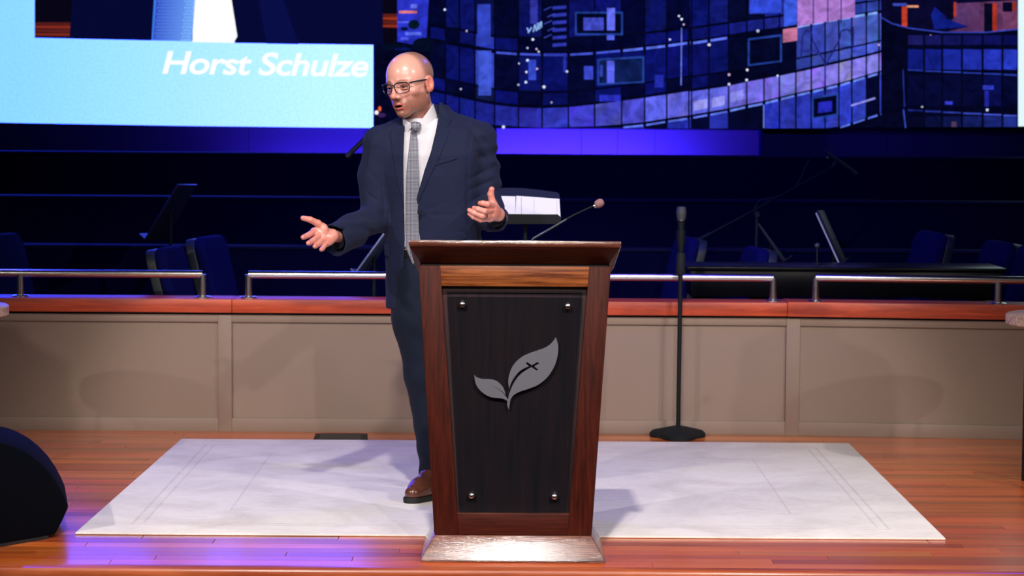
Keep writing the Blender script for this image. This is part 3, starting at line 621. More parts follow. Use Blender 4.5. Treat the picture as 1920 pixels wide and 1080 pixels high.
# stand with the open music, behind the lectern
ys = 11.15
t = thing('music_stand', 'music stand holding open white sheet music behind the speaker', 'music stand', (P(985, 420, ys).x, ys, 0))
deskblue = mat('satin_black_desk', (.010, .012, .026), .5, spec=.3)
prof = [(905, 408), (1046, 408), (1051, 404), (1049, 365), (1046, 361), (1020, 357), (985, 353), (955, 352), (925, 353), (905, 356)]
def tilted(px, py, y0, row0, k): return P(px, py, y0 + (row0 - py) * k)
obj('desk', MB().prism([tilted(x, y_, ys, 408, .0022) for x, y_ in prof], (0, .006, -.002)), deskblue, t)
obj('ledge_lip', MB().prism([P(905, 401, ys - .07), P(1046, 402, ys - .07), P(1052, 408, ys - .07), P(1052, 414, ys - .07), P(1040, 420, ys - .07), P(905, 420, ys - .07)], (0, .004, 0)), M['blackmetal'], t)
obj('shelf', MB().hexa([P(905, 417, ys - .066), P(1050, 417, ys - .066), P(1050, 409, ys), P(905, 409, ys), P(905, 419, ys - .066), P(1050, 419, ys - .066), P(1050, 411, ys), P(905, 411, ys)]), M['blackmetal'], t)
x_, y_p = P(985, 420, ys).x, ys + .02
tripod(t, x_, y_p, P(985, 405, ys).z, rot=PI / 2, zf=.0095)
bk = thing('sheet_music', 'open white sheet music lying on the stand behind the speaker', 'sheet music', tuple(P(966, 404, ys - .01)))
obj('page', MB().prism([tilted(x, y_, ys - .012, 408, .0022) for x, y_ in ((905, 402), (966, 403), (966.5, 368), (905, 367))], (0, .004, 0)), M['paper'], bk)
obj('page', MB().prism([tilted(x, y_, ys - .016, 408, .0022) for x, y_ in ((966, 403), (1045, 404), (1051, 408), (1049, 373), (968, 367))], (0, .007, 0)), M['paper'], bk)
for x0, x1, y0, y1 in ((977, 978, 370, 402), (1001, 1001.6, 372, 402), (1044, 1044.6, 375, 403), (940, 940.6, 370, 402)):
    obj('printed_line', MB().prism([tilted(x, y_, ys - .0168, 408, .0022) for x, y_ in ((x0, y1), (x1, y1), (x1, y0), (x0, y0))], (0, .0003, 0)), M['ink'], bk)
zc_floor = -.02
def side_stand(label, near, far, pole_px, Y, thick=.01, m=deskblue, lipd=(0, 0)):
    t = thing('music_stand', label, 'music stand', (P(pole_px, 500, Y).x, Y, zc_floor), 'empty music stands in the orchestra area')
    (a, b), (c_, d_) = near, far                   # near edge top/bottom in px, far edge top/bottom
    q = [P(*a, Y - .18), P(*b, Y - .18), P(*d_, Y + .22), P(*c_, Y + .22)]
    n = (q[1] - q[0]).cross(q[3] - q[0]).normalized() * thick
    obj('desk', MB().prism(q, n), m, t, bev=.002)
    e = (q[1] - q[0]).normalized(); lip = -n.normalized() * .05 * (1 if lipd[0] >= 0 else -1)
    if lipd[0]: lip = Vector((lipd[0], 0, lipd[1]))
    obj('ledge_lip', MB().prism([q[1], q[1] + lip, q[2] + lip, q[2]], -e * .006), m, t)
    xp = (q[0] + q[1] + q[2] + q[3]) / 4
    tripod(t, xp.x, Y + .02, xp.z - .01, zf=zc_floor)
    return t
side_stand('black music stand seen edge-on above the two left blue chairs', ((332, 345), (270, 449)), ((368, 345), (308, 447)), 318, 13.75, lipd=(-.03, .03))
bl = mat('blue_lit_desk', (.10, .12, .22), .4)  # blue light falling on this desk is put into its colour
side_stand('music stand with blue light painted on its desk, leaning close behind the speaker at the railing', ((722, 432), (664, 512)), ((738, 436), (682, 514)), 705, 12.4, m=bl, lipd=(-.02, .02))
side_stand('thin dark music stand under the boom arm', ((1420, 420), (1467, 492)), ((1424, 424), (1472, 489)), 1440, 13.62, lipd=(.045, .03))
# stand with the folder
Yt = 13.1
t = thing('music_stand', 'music stand with a white-edged folder behind the black piano', 'music stand', (P(1552, 500, Yt).x, Yt, zc_floor))
q = [P(1531, 395, Yt - .1), P(1577, 496, Yt - .1), P(1584, 492, Yt + .3), P(1541, 396, Yt + .3)]
n = (q[1] - q[0]).cross(q[3] - q[0]).normalized(); n = n if n.x > 0 else -n
obj('desk', MB().prism(q, n * .012), deskblue, t, bev=.002); obj('ledge_lip', MB().prism([q[1], q[1] + Vector((.035, 0, .03)), q[2] + Vector((.035, 0, .03)), q[2]], (0, 0, .01)), deskblue, t)
xp = (q[0] + q[1] + q[2] + q[3]) / 4; tripod(t, xp.x + .02, Yt + .12, xp.z - .01, zf=zc_floor, r=.15)
fo = thing('folder', 'folder of white papers leaning on the stand behind the piano', 'folder', tuple(q[1]))
k_ = -n
obj('papers', MB().prism([q[0].lerp(q[1], .03) + k_ * .004, q[1] + k_ * .004, q[2] + k_ * .004, q[3].lerp(q[2], .03) + k_ * .004], k_ * .008), M['paper'], fo)
obj('folder_cover', MB().prism([q[0] + k_ * .0005, q[1] + k_ * .0005, q[2] + k_ * .0005, q[3] + k_ * .0005], k_ * .003), M['blackcloth'], fo)

# ------------------------------------------------------------------ microphones on stands
ym = 11.555
mx_ = G(1271, 820).x
t = thing('microphone_stand', 'straight black microphone stand with heavy base beside the panelled wall', 'microphone stand', (mx_, ym, 0))
zm = lambda row: P(1275, row, ym).z
pole_top = P(1276, 512, ym)
obj('pole', MB().tube([(mx_, ym, .03), (pole_top.x, ym, pole_top.z)], .0108, 20), M['blackmetal'], t, smooth=True)
obj('upper_pole', MB().tube([(pole_top.x, ym, pole_top.z), P(1276.5, 455, ym)], .0075, 16), M['blackmetal'], t, smooth=True)
obj('grip_clutch', MB().tube([P(1276, 515, ym), P(1276, 510, ym), P(1277, 478, ym), P(1277, 474, ym)], [.019, .023, .021, .018], 20), M['cast'], t, smooth=True)
obj('clip', MB().tube([P(1276.5, 475, ym), P(1277, 450, ym), P(1277, 432, ym)], [.012, .022, .024], 20), M['blackmetal'], t, smooth=True)
bs = MB(); nb = 48; base = []
for k in range(nb):
    a = 2 * PI * k / nb; c3 = .5 + .5 * math.cos(3 * (a + PI / 2)); rr = .098 + .052 * c3 ** .8
    base.append((rr * math.cos(a), rr * math.sin(a)))
rings = [(1.0, .0005), (1.0, .018), (.9, .032), (.35, .052), (.18, .058)]
for s_, z in rings: bs.v += [(mx_ + x * s_, ym + yy * s_, z) for x, yy in base]
for i in range(len(rings) - 1):
    for k in range(nb): bs.f.append((i * nb + k, i * nb + (k + 1) % nb, (i + 1) * nb + (k + 1) % nb, (i + 1) * nb + k))
bs.f.append(tuple(range(nb))[::-1]); bs.f.append(tuple(range(4 * nb, 5 * nb)))
obj('cast_base', bs, M['cast'], t, smooth=True)
hm = thing('handheld_microphone', 'black handheld microphone standing upright in the straight stand', 'microphone', tuple(P(1277, 450, ym)))
zz = lambda row: P(1277, row, ym).z; xm = P(1277.5, 400, ym).x
obj('body', MB().lathe([(.013, zz(470)), (.016, zz(440)), (.017, zz(424)), (.0185, zz(417)), (.0205, zz(413))], (xm, ym, 0), 24), M['blackmetal'], hm, smooth=True)
obj('silver_ring', MB().lathe([(.0212, zz(414)), (.0212, zz(411.5))], (xm, ym, 0), 24), M['steel'], hm, smooth=True)
obj('grille', MB().lathe([(.0205, zz(411.5)), (.025, zz(402)), (.0255, zz(399)), (.0235, zz(394)), (.021, zz(389)), (.017, zz(387.5))], (xm, ym, 0), 24), mat('grille_mesh', (.06, .065, .07), .5, .6, bump=.8, bscale=700), hm, smooth=True)
# boom stand
Yq = 14.12
t = thing('boom_microphone_stand', 'black boom stand with long slanting arm behind the piano', 'microphone stand', (P(1418, 500, Yq).x, Yq, zc_floor))
dk = mat('satin_black_tube', (.010, .015, .018), .5, spec=.3)
obj('boom_arm', MB().tube([P(1303, 453, Yq - .2), P(1418, 392, Yq), P(1563, 312, Yq + .2)], [.007, .007, .006], 12), dk, t, smooth=True)
obj('counterweight', MB().tube([P(1303, 453, Yq - .2), P(1330, 438.7, Yq - .155)], .011, 14), dk, t, smooth=True)
obj('joint_knob', MB().lathe([(.016, -.03), (.018, -.01), (.018, .01), (.016, .03)], P(1419, 402, Yq), 16, 'y'), dk, t, smooth=True)
xq = P(1418, 500, Yq).x; tripod(t, xq, Yq, P(1418, 396, Yq).z, dk, .24, .2, zc_floor)
obj('clip', MB().tube([P(1563, 312, Yq + .2), P(1567, 303, Yq + .2)], .01, 10), dk, t, smooth=True)
cab = smoothp([(1490, 352), (1500, 336), (1512, 310), (1524, 290), (1538, 282), (1550, 286)], 6)
obj('cable', MB().tube([P(x, y_, Yq + .16) for x, y_ in cab], .0028, 8), dk, t, smooth=True)
cab = smoothp([(1414, 398), (1418, 384), (1428, 374), (1445, 371), (1460, 369)], 6)
obj('cable', MB().tube([P(x, y_, Yq + .03) for x, y_ in cab], .0028, 8), dk, t, smooth=True)
hm = thing('shotgun_microphone', 'slim black microphone pointing down at the boom arm tip', 'microphone', tuple(P(1577, 308, Yq + .2)))
obj('body', MB().tube([P(1548, 284, Yq + .2), P(1553, 289, Yq + .2), P(1596, 320, Yq + .2), P(1601, 324, Yq + .2)], [.006, .014, .014, .012], 18), dk, hm, smooth=True)
obj('capsule', MB().tube([P(1599, 322.5, Yq + .2), P(1606, 327.5, Yq + .2)], [.0135, .0125], 18), M['chairframe'], hm, smooth=True)
obj('mount_screw', MB().lathe([(.008, -.02), (.008, .01)], P(1552, 296, Yq + .19), 12, 'y'), M['steel'], hm, smooth=True)
# boom microphone behind the speaker's shoulder
Yw = 12.6
t = thing('boom_microphone_stand', 'boom stand rising behind the speaker with its arm over his shoulder', 'microphone stand', (P(812, 500, Yw).x, Yw, zc_floor))
obj('boom_arm', MB().tube([P(860, 330, Yw), P(812, 300, Yw), P(684, 262, Yw)], .007, 12), dk, t, smooth=True)
tripod(t, P(812, 500, Yw).x, Yw, P(812, 300, Yw).z, dk, .32, .5, zc_floor)
cab = smoothp([(700, 244), (708, 240), (716, 242), (722, 250), (735, 275)], 6)
obj('cable', MB().tube([P(x, y_, Yw) for x, y_ in cab], .003, 8), dk, t, smooth=True)
hm = thing('shotgun_microphone', 'black microphone pointing down beside the speaker against the blue wall', 'microphone', tuple(P(680, 265, Yw)))
obj('body', MB().tube([P(705, 240, Yw), P(699, 246, Yw), P(658, 286, Yw), P(655, 289, Yw)], [.008, .014, .014, .013], 18), dk, hm, smooth=True)
obj('capsule', MB().tube([P(656, 288, Yw), P(650, 294, Yw)], [.0145, .0135], 18), M['chairframe'], hm, smooth=True)
obj('clip', MB().tube([P(684, 262, Yw), P(692, 268, Yw)], .012, 12), dk, hm, smooth=True)

# ------------------------------------------------------------------ orchestra chairs
def chair(label, px, row_top, yaw, y0):
    q = P(px, row_top, y0); x0, tall = q.x - .31 * math.sin(yaw), q.z; y0 += .31 * math.cos(yaw)
    t = thing('orchestra_chair', label, 'chair', (x0, y0, zc_floor), 'blue padded chairs in the orchestra area')
    c, s_ = math.cos(yaw), math.sin(yaw)
    def T(p): return (x0 + p[0] * c - p[1] * s_, y0 + p[0] * s_ + p[1] * c, p[2] + zc_floor)
    def piece(name, mb, m, bev=0): mb.v = [T(v) for v in mb.v]; return obj(name, mb, m, t, bev=bev, smooth=True, seg=3)
    tp = tall - zc_floor
    # local: +y is forward (where the sitter faces), back rest leans backwards (-y)
    def arch(y0_, y1_, hw, zb_, zt_2, lean, nm, m, bev):
        mb = MB(); pr = []
        for k in range(13):
            a = PI * k / 12; pr.append((hw - .085 + .085 * math.cos(a) if k <= 6 else -hw + .085 + .085 * math.cos(a), zt_2 - .085 + .085 * math.sin(a)))
        pr = [(hw * .94, zb_)] + pr + [(-hw * .94, zb_)]
        f_ = lambda z: -lean * (z - .45)
        mb.add([(x, y0_ + f_(z), z) for x, z in pr] + [(x, y1_ + f_(z), z) for x, z in pr], [tuple(range(len(pr))), tuple(range(len(pr), 2 * len(pr)))[::-1]] + [(i, (i + 1) % len(pr), (i + 1) % len(pr) + len(pr), i + len(pr)) for i in range(len(pr))])
        piece(nm, mb, m, bev)
    arch(-.21, -.15, .225, .44, tp, .24, 'backrest', M['chair'], .014)
    arch(-.262, -.212, .222, .42, tp - .012, .24, 'back_shell', M['chairframe'], .006)
    piece('seat', MB().box((-.23, -.20, .42), (.23, .24, .48)), M['chair'], .02)
    for sx in (-1, 1):
        piece('leg', MB().tube([(sx * .20, .20, .42), (sx * .215, .22, .002)], .011, 10), M['chairframe'])
        piece('leg', MB().tube([(sx * .20, -.19, .42), (sx * .215, -.26, .002)], .011, 10), M['chairframe'])
    return t
chair('taller blue chair just right of the edge-on stand, by the railing gap', 387, 442, math.radians(-99), 12.95)
chair('smaller blue chair just left of the taller one, under the edge-on stand', 309, 462, math.radians(-96), 12.4)
chair('blue chair cut off by the left picture edge', -6, 438, math.radians(-104), 12.9)
chair('blue chair directly behind the straight microphone stand', 1296, 444, math.radians(98), 13.68)
chair('small blue chair seen narrow behind the piano under the boom stand', 1428, 464, math.radians(97), 13.12)
chair('blue chair behind the piano, first to the right of the folder', 1750, 434, math.radians(98), 13.48)
chair('blue chair at the right end of the piano', 1884, 452, math.radians(98), 13.98)
chair('blue chair cut off by the right picture edge', 1950, 462, math.radians(98), 13.3)

# ------------------------------------------------------------------ piano
zp = .80
pA = G(1288, 499.5, zp); pB = G(1893, 505, zp)
t = thing('piano', 'long glossy black piano just behind the right railing', 'piano', (pA.x, pA.y, zc_floor))
y0 = pA.y; y1 = y0 + .42; xa, xb = pA.x, pB.x
xm_ = P(1450, 505, y0).x
obj('lid', MB().box((xa, y0 - .008, zp - .022), (xb, y1, zp)), M['pianoblack'], t, bev=.006)
obj('case', MB().box((xa + .02, y0 + .006, zp - .16), (xb - .02, y1 - .02, zp - .0225)), M['pianoblack'], t, bev=.004)
for sx in (xa + .06, xb - .12):
    for sy in (y0 + .05, y1 - .12): obj('leg', MB().prism([(sx, sy, zc_floor + .001), (sx + .06, sy, zc_floor + .001), (sx + .07, sy, zp - .16), (sx - .01, sy, zp - .16)], (0, .06, 0)), M['pianoblack'], t, bev=.004)
obj('pedal_bar', MB().box((xm_ + .2, y0 + .3, .1), (xm_ + .5, y0 + .34, .2)), M['pianoblack'], t, bev=.004)
Yk = y0 + .25
bm_ = thing('ball_microphone', 'small round-headed black microphone rising from the piano top', 'microphone', tuple(G(1533, 500, zp)))
q = P(1532, 460, Yk)
obj('ball_head', MB().lathe([(.002, .013), (.008, .0105), (.0125, .004), (.0135, -.003), (.011, -.009), (.006, -.013)], q, 20), mat('grey_ball', (.09, .1, .1), .4), bm_, smooth=True)
obj('stem', MB().tube([q - Vector((0, 0, .01)), Vector((q.x + .002, q.y, zp + .008))], .0035, 10), M['chairframe'], bm_, smooth=True)
obj('foot', MB().lathe([(.03, zp + .0003), (.028, zp + .006), (.006, zp + .01)], (q.x + .002, q.y, 0), 20), M['blackmetal'], bm_, smooth=True)

# ------------------------------------------------------------------ round side tables and floor monitor
def rtable(label, edge_px, side, row, Y, zt_, r=.30):
    xe_ = P(edge_px, row, Y).x; x0 = xe_ + side * r
    t = thing('side_table', label, 'table', (x0, Y, 0), 'round pale wooden side tables at the stage sides')
    obj('tabletop', MB().lathe([(r - .006, zt_ - .045), (r, zt_ - .04), (r, zt_ - .005), (r - .006, zt_)], (x0, Y, 0), 64), M['table'], t, smooth=True)
    L_ = []
    for k in range(4):
        a = PI / 4 + k * PI / 2 + .1; p0 = (x0 + (r - .07) * math.cos(a), Y + (r - .07) * math.sin(a)); L_.append(p0)
        obj('leg', MB().box((p0[0] - .010, p0[1] - .010, .001), (p0[0] + .010, p0[1] + .010, zt_ - .045)), M['blackmetal'], t, bev=.001)
    for k in range(4):
        a, b = L_[k], L_[(k + 1) % 4]
        obj('crossbar', MB().tube([(a[0], a[1], .12), (b[0], b[1], .12)], .008, 8), M['blackmetal'], t)
rtable('round pale wood table at the right end of the panelled wall', 1888, 1, 592, 10.1, P(1910, 589, 10.1).z)
rtable('round pale wood table at the left end of the panelled wall', 14, -1, 575, 10.1, P(4, 573, 10.1).z)
t = thing('floor_monitor', 'black curved floor monitor speaker left of the rug', 'speaker', tuple(G(60, 1012)))
g0 = G(103, 1008); g1 = G(0, 1026); dv = (g1 - g0).normalized()
def on(px, py):                              # point of the cabinet's end plane through g0, g1
    d_ = ray(px, py); nrm = Vector((dv.y, -dv.x, 0)); o_ = Vector((0, 0, HC)); k = (g0 - o_).dot(nrm) / d_.dot(nrm); return o_ + d_ * k
crv = [(103, 1008), (116, 978), (128.5, 950), (119, 928), (108, 908), (94, 888), (76, 869), (56, 853), (34, 841), (12, 833), (-14, 829), (-60, 828), (-110, 836), (-150, 856), (-180, 890), (-196, 930)]
poly = [on(x, y_) for x, y_ in crv]; poly.append(Vector((poly[-1].x - .02, poly[-1].y - .02, .004)))
poly[0].z = .012; back = Vector((-.10, .46, 0))
obj('cabinet', MB().prism(poly, back), mat('monitor_black_paint', (.002, .003, .006), .9, spec=.05, bump=.3, bscale=300), t, bev=.006)
b0 = g0 + dv * .03
obj('base_rail', MB().prism([Vector((b0.x, b0.y, .001)), Vector((g0.x - .8, g0.y + dv.y / abs(dv.x) * .8, .001)), Vector((g0.x - .8, g0.y + dv.y / abs(dv.x) * .8, .012)), Vector((b0.x, b0.y, .012))], back * .9), M['rubber'], t)
# ------------------------------------------------------------------ smooth solids from signed distances (for the figure)
def SN(fn, lo, hi, h):
    """zero surface of fn on a grid (surface nets): vertices, quads"""
    lo = np.array(lo, float); n = np.maximum(4, np.ceil((np.array(hi, float) - lo) / h).astype(int) + 1)
    ax = [(lo[i] + h * np.arange(n[i])).astype(np.float32) for i in range(3)]
    X, Y, Z = np.meshgrid(*ax, indexing='ij', sparse=False)
    V = fn(X, Y, Z).astype(np.float32); s = V < 0
    cs = sum(s[i:n[0] - 1 + i, j:n[1] - 1 + j, k:n[2] - 1 + k].astype(np.int8) for i in (0, 1) for j in (0, 1) for k in (0, 1))
    m = (cs > 0) & (cs < 8); I = np.argwhere(m); idx = np.full(m.shape, -1, np.int64); idx[m] = np.arange(len(I))
    acc = np.zeros((len(I), 3)); cnt = np.zeros(len(I))
    cor = [(i, j, k) for i in (0, 1) for j in (0, 1) for k in (0, 1)]
    for a in cor:
        for d in range(3):
            if a[d]: continue
            b = list(a); b[d] = 1
            va = V[I[:, 0] + a[0], I[:, 1] + a[1], I[:, 2] + a[2]]; vb = V[I[:, 0] + b[0], I[:, 1] + b[1], I[:, 2] + b[2]]
            c = (va < 0) != (vb < 0); t = np.where(c, va / np.where(c, va - vb, 1), 0)
            p = np.tile(np.array(a, float), (len(I), 1)); p[:, d] += t; acc[c] += p[c]; cnt[c] += 1
    vs = lo + (I + acc / cnt[:, None]) * h
    fs = []
    for d in range(3):
        e, f = (d + 1) % 3, (d + 2) % 3
        sl0 = [slice(None)] * 3; sl1 = [slice(None)] * 3; sl0[d] = slice(0, -1); sl1[d] = slice(1, None)
        c = s[tuple(sl0)] != s[tuple(sl1)]; Q = np.argwhere(c); Q = Q[(Q[:, e] > 0) & (Q[:, f] > 0) & (Q[:, e] < n[e] - 1) & (Q[:, f] < n[f] - 1)]
        def g(a, b): q = Q.copy(); q[:, e] -= a; q[:, f] -= b; return idx[q[:, 0], q[:, 1], q[:, 2]]
        q4 = np.stack([g(1, 1), g(0, 1), g(0, 0), g(1, 0)], 1); fl_ = s[Q[:, 0], Q[:, 1], Q[:, 2]]
        q4 = np.where(fl_[:, None], q4, q4[:, ::-1]); fs.append(q4)
    fs = np.concatenate(fs); fs = fs[(fs >= 0).all(1)]
    return vs, fs
def relax(vs, fs, it=2, lam=.5):
    for _ in range(it):
        acc = np.zeros_like(vs); cnt = np.zeros(len(vs))
        for a in range(4):
            np.add.at(acc, fs[:, a], vs[fs[:, (a + 1) % 4]] + vs[fs[:, (a + 3) % 4]]); np.add.at(cnt, fs[:, a], 2)
        vs = vs + lam * (acc / np.maximum(cnt, 1)[:, None] - vs)
    return vs
def meshobj(name, vs, fs, m, parent, cols=None, smooth=True):
    me = bpy.data.meshes.new(name); off = np.array(abs_loc(parent))
    v2 = vs - off
    me.vertices.add(len(vs)); me.vertices.foreach_set('co', v2.astype(np.float32).ravel())
    me.loops.add(len(fs) * 4); me.loops.foreach_set('vertex_index', fs.astype(np.int32).ravel()); me.polygons.add(len(fs))
    me.polygons.foreach_set('loop_start', np.arange(0, len(fs) * 4, 4, dtype=np.int32)); me.update(calc_edges=True); me.validate()
    me.polygons.foreach_set('use_smooth', [smooth] * len(me.polygons))
    if cols is not None:
        ca = me.color_attributes.new('Col', 'FLOAT_COLOR', 'POINT'); ca.data.foreach_set('color', np.concatenate([cols, np.ones((len(cols), 1))], 1).astype(np.float32).ravel())
    me.materials.append(m); o = bpy.data.objects.new(name, me); C.objects.link(o); o.parent = parent; return o
def capsule(X, Y, Z, a, b, ra, rb, sq=None):
    a = np.array(a, float); b = np.array(b, float); d = b - a; l2 = float(d @ d) + 1e-12
    t = np.clip(((X - a[0]) * d[0] + (Y - a[1]) * d[1] + (Z - a[2]) * d[2]) / l2, 0, 1)
    return np.sqrt((X - a[0] - t * d[0]) ** 2 + (Y - a[1] - t * d[1]) ** 2 + (Z - a[2] - t * d[2]) ** 2) - (ra + (rb - ra) * t)
def ellip(X, Y, Z, c, r, rot=0.0):
    x, y, z = X - c[0], Y - c[1], Z - c[2]
    if rot: x, y = x * math.cos(rot) + y * math.sin(rot), -x * math.sin(rot) + y * math.cos(rot)
    k = np.sqrt((x / r[0]) ** 2 + (y / r[1]) ** 2 + (z / r[2]) ** 2); k2 = np.sqrt((x / r[0] ** 2) ** 2 + (y / r[1] ** 2) ** 2 + (z / r[2] ** 2) ** 2) + 1e-6
    return k * (k - 1) / k2
def smin(a, b, k): h = np.clip(.5 + .5 * (b - a) / k, 0, 1); return b + (a - b) * h - k * h * (1 - h)
def smax(a, b, k): return -smin(-a, -b, k)
def chain(X, Y, Z, pts, rs, k=.01):
    d = None
    for i in range(len(pts) - 1):
        c = capsule(X, Y, Z, pts[i], pts[i + 1], rs[i], rs[i + 1]); d = c if d is None else smin(d, c, k)
    return d
def poly_sd(X, Z, poly):                       # signed distance to a polygon in the X Z plane
    d = np.full(X.shape, 1e9, np.float32); inside = np.zeros(X.shape, bool); n = len(poly)
    for i in range(n):
        ax_, az_ = poly[i]; bx_, bz_ = poly[(i + 1) % n]; ex, ez = bx_ - ax_, bz_ - az_; wx, wz = X - ax_, Z - az_
        t = np.clip((wx * ex + wz * ez) / (ex * ex + ez * ez + 1e-12), 0, 1); d = np.minimum(d, (wx - ex * t) ** 2 + (wz - ez * t) ** 2)
        c = ((az_ > Z) != (bz_ > Z)) & (X < ex * (Z - az_) / ((bz_ - az_) if abs(bz_ - az_) > 1e-9 else 1e-9) + ax_); inside ^= c
    d = np.sqrt(d); return np.where(inside, -d, d)

# ------------------------------------------------------------------ the speaker
Yp = 9.62
def T3(px, py, Y=Yp): v = P(px, py, Y); return (v.x, v.y, v.z)
XZ = lambda pts, Y=Yp - .1: [(P(x, y_, Y).x, P(x, y_, Y).z) for x, y_ in pts]
man = thing('person', 'man in navy suit and grey tie gesturing with both hands beside the lectern', 'person', (P(800, 700, Yp).x, Yp, .009))
def skinmat():
    m = bpy.data.materials.new('skin'); m.use_nodes = True; nt = m.node_tree; N = nt.nodes; L = nt.links; b = N['Principled BSDF']
    a = N.new('ShaderNodeAttribute'); a.attribute_name = 'Col'; L.new(a.outputs['Color'], b.inputs['Base Color'])
    b.inputs['Roughness'].default_value = .33; b.inputs['Coat Weight'].default_value = .25; b.inputs['Coat Roughness'].default_value = .2; b.inputs['Subsurface Weight'].default_value = .12; b.inputs['Subsurface Radius'].default_value = (1, .35, .2); b.inputs['Subsurface Scale'].default_value = .006
    tc = N.new('ShaderNodeTexCoord'); n = N.new('ShaderNodeTexNoise'); n.inputs['Scale'].default_value = 260; n.inputs['Detail'].default_value = 3; L.new(tc.outputs['Object'], n.inputs['Vector'])
    bp = N.new('ShaderNodeBump'); bp.inputs['Strength'].default_value = .12; bp.inputs['Distance'].default_value = .001; L.new(n.outputs['Fac'], bp.inputs['Height']); L.new(bp.outputs[0], b.inputs['Normal'])
    return m
SKIN = skinmat()
# --- head, in its own frame: x to his left, y forward, z up
HS = 1.10
HO = Vector(T3(769, 158.5, Yp + .0))
yaw, pit, rol = math.radians(34), math.radians(7), math.radians(5)
fw = Vector((-math.sin(yaw), -math.cos(yaw), 0)); lf = Vector((math.cos(yaw), -math.sin(yaw), 0)); upv = Vector((0, 0, 1))
fw2 = (fw * math.cos(pit) - upv * math.sin(pit)); up2 = (upv * math.cos(pit) + fw * math.sin(pit))
lf3 = (lf * math.cos(rol) + up2 * math.sin(rol)); up3 = (up2 * math.cos(rol) - lf * math.sin(rol))
HM = np.array([[lf3.x, fw2.x, up3.x], [lf3.y, fw2.y, up3.y], [lf3.z, fw2.z, up3.z]])
def head2w(v): return np.array(HO) + (np.atleast_2d(v) * HS) @ HM.T
def w2head(v): return (np.array(v) - np.array(HO)) @ HM / HS
neck_end = w2head(T3(789, 226, Yp + .05))
def headsdf(X, Y, Z):
    A = np.abs(X)
    d = ellip(X, Y, Z, (0, -.012, .036), (.078, .097, .084))
    d = smin(d, ellip(X, Y, Z, (0, .026, .030), (.066, .066, .078)), .02)
    d = smin(d, ellip(X, Y, Z, (0, .026, -.03), (.0575, .062, .066)), .025)
    d = smin(d, ellip(A, Y, Z, (.026, .014, -.064), (.034, .058, .040)), .025)
    d = smin(d, ellip(A, Y, Z, (.046, -.004, -.052), (.018, .030, .034)), .02)
    d = smin(d, ellip(X, Y, Z, (0, .064, -.098), (.027, .024, .019)), .022)
    d = smin(d, ellip(A, Y, Z, (.042, .052, -.022), (.020, .022, .017)), .018)
    d = smin(d, ellip(X, Y, Z, (0, .080, -.068), (.028, .015, .024)), .015)
    d = smin(d, capsule(A, Y, Z, (.048, .066, .019), (.014, .086, .017), .006, .008), .012)
    d = smax(d, -ellip(A, Y, Z, (.031, .102, -.001), (.020, .020, .014)), .014)
    nose = smin(capsule(X, Y, Z, (0, .088, .006), (0, .112, -.030), .0065, .0095), ellip(X, Y, Z, (0, .112, -.034), (.011, .011, .0095)), .006)
    nose = smin(nose, ellip(A, Y, Z, (.0125, .099, -.037), (.0075, .010, .0075)), .005)
    nose = smin(nose, capsule(A, Y, Z, (.004, .088, -.02), (.010, .088, -.036), .008, .011), .010)
    d = smin(d, nose, .009)
    d = smax(d, -ellip(A, Y, Z, (.007, .106, -.0445), (.0038, .006, .003)), .002)
    # cheek folds, lips and the open mouth
    up_l = capsule(A, Y, Z, (.0, .0945, -.0645), (.023, .082, -.0700), .0048, .0028)
    lo_l = capsule(A, Y, Z, (.0, .0925, -.0795), (.021, .081, -.0745), .0060, .0034)
    d = smin(d, smin(up_l, lo_l, .003), .004)
    d = smax(d, -ellip(X, Y, Z, (0, .094, -.0715), (.0185, .016, .0042)), .0025)
    d = smax(d, -capsule(A, Y, Z, (.0, .093, -.0905), (.014, .088, -.089), .004, .003), .008)
    # ears
    c, s_ = math.cos(.35), math.sin(.35)
    ex, ey = (A - .079) * c - (Y + .012) * -s_, (A - .079) * -s_ + (Y + .012) * c
    ear = ellip(ex, ey, Z, (.004, 0, -.004), (.0075, .0185, .031)); ear = smin(ear, ellip(ex, ey, Z, (.003, .008, -.026), (.006, .009, .012)), .006)
    ear = smax(ear, -ellip(ex, ey, Z, (.012, .003, -.001), (.0075, .0115, .020)), .004); ear = smin(ear, ellip(ex, ey, Z, (.004, .014, -.008), (.004, .004, .006)), .003)
    d = smin(d, ear, .006)
    neck = capsule(X, Y, Z, (0, -.022, -.055), neck_end, .052, .060)
    return smin(d, neck, .02)
vh, fh = SN(headsdf, (-.105, -.125, -.175), (.105, .14, .135), .0019)
vh = relax(vh, fh, 1, .4)
def sstep(a, b, x): t = np.clip((x - a) / (b - a), 0, 1); return t * t * (3 - 2 * t)
rng = np.random.RandomState(3)
def nz(v, f, seed): r_ = np.random.RandomState(seed); o = 0
def vnoise(v, f, seed=0):
    r_ = np.random.RandomState(seed); o = np.zeros(len(v))
    for k in range(10): w_ = r_.randn(3); w_ /= np.linalg.norm(w_); o += np.sin(v @ w_ * f * r_.uniform(.6, 1.6) + r_.uniform(0, 6.3))
    return o / 5
x, y_, z = vh[:, 0], vh[:, 1], vh[:, 2]; ax_ = np.abs(x)
base = np.tile(np.array(lin(228, 166, 150)), (len(vh), 1))
def blend(c, col, w_): w_ = np.clip(w_, 0, 1)[:, None]; return c * (1 - w_) + np.array(col) * w_
base = blend(base, lin(214, 138, 122), .6 * np.exp(-(((ax_ - .042) / .022) ** 2 + ((z + .028) / .022) ** 2)) * (y_ > 0))
base = blend(base, lin(205, 112, 96), .75 * np.exp(-((x / .014) ** 2 + ((z + .034) / .016) ** 2)) * (y_ > .08))
base = blend(base, lin(208, 112, 96), .8 * (ax_ > .078) * (np.abs(y_ + .01) < .03))
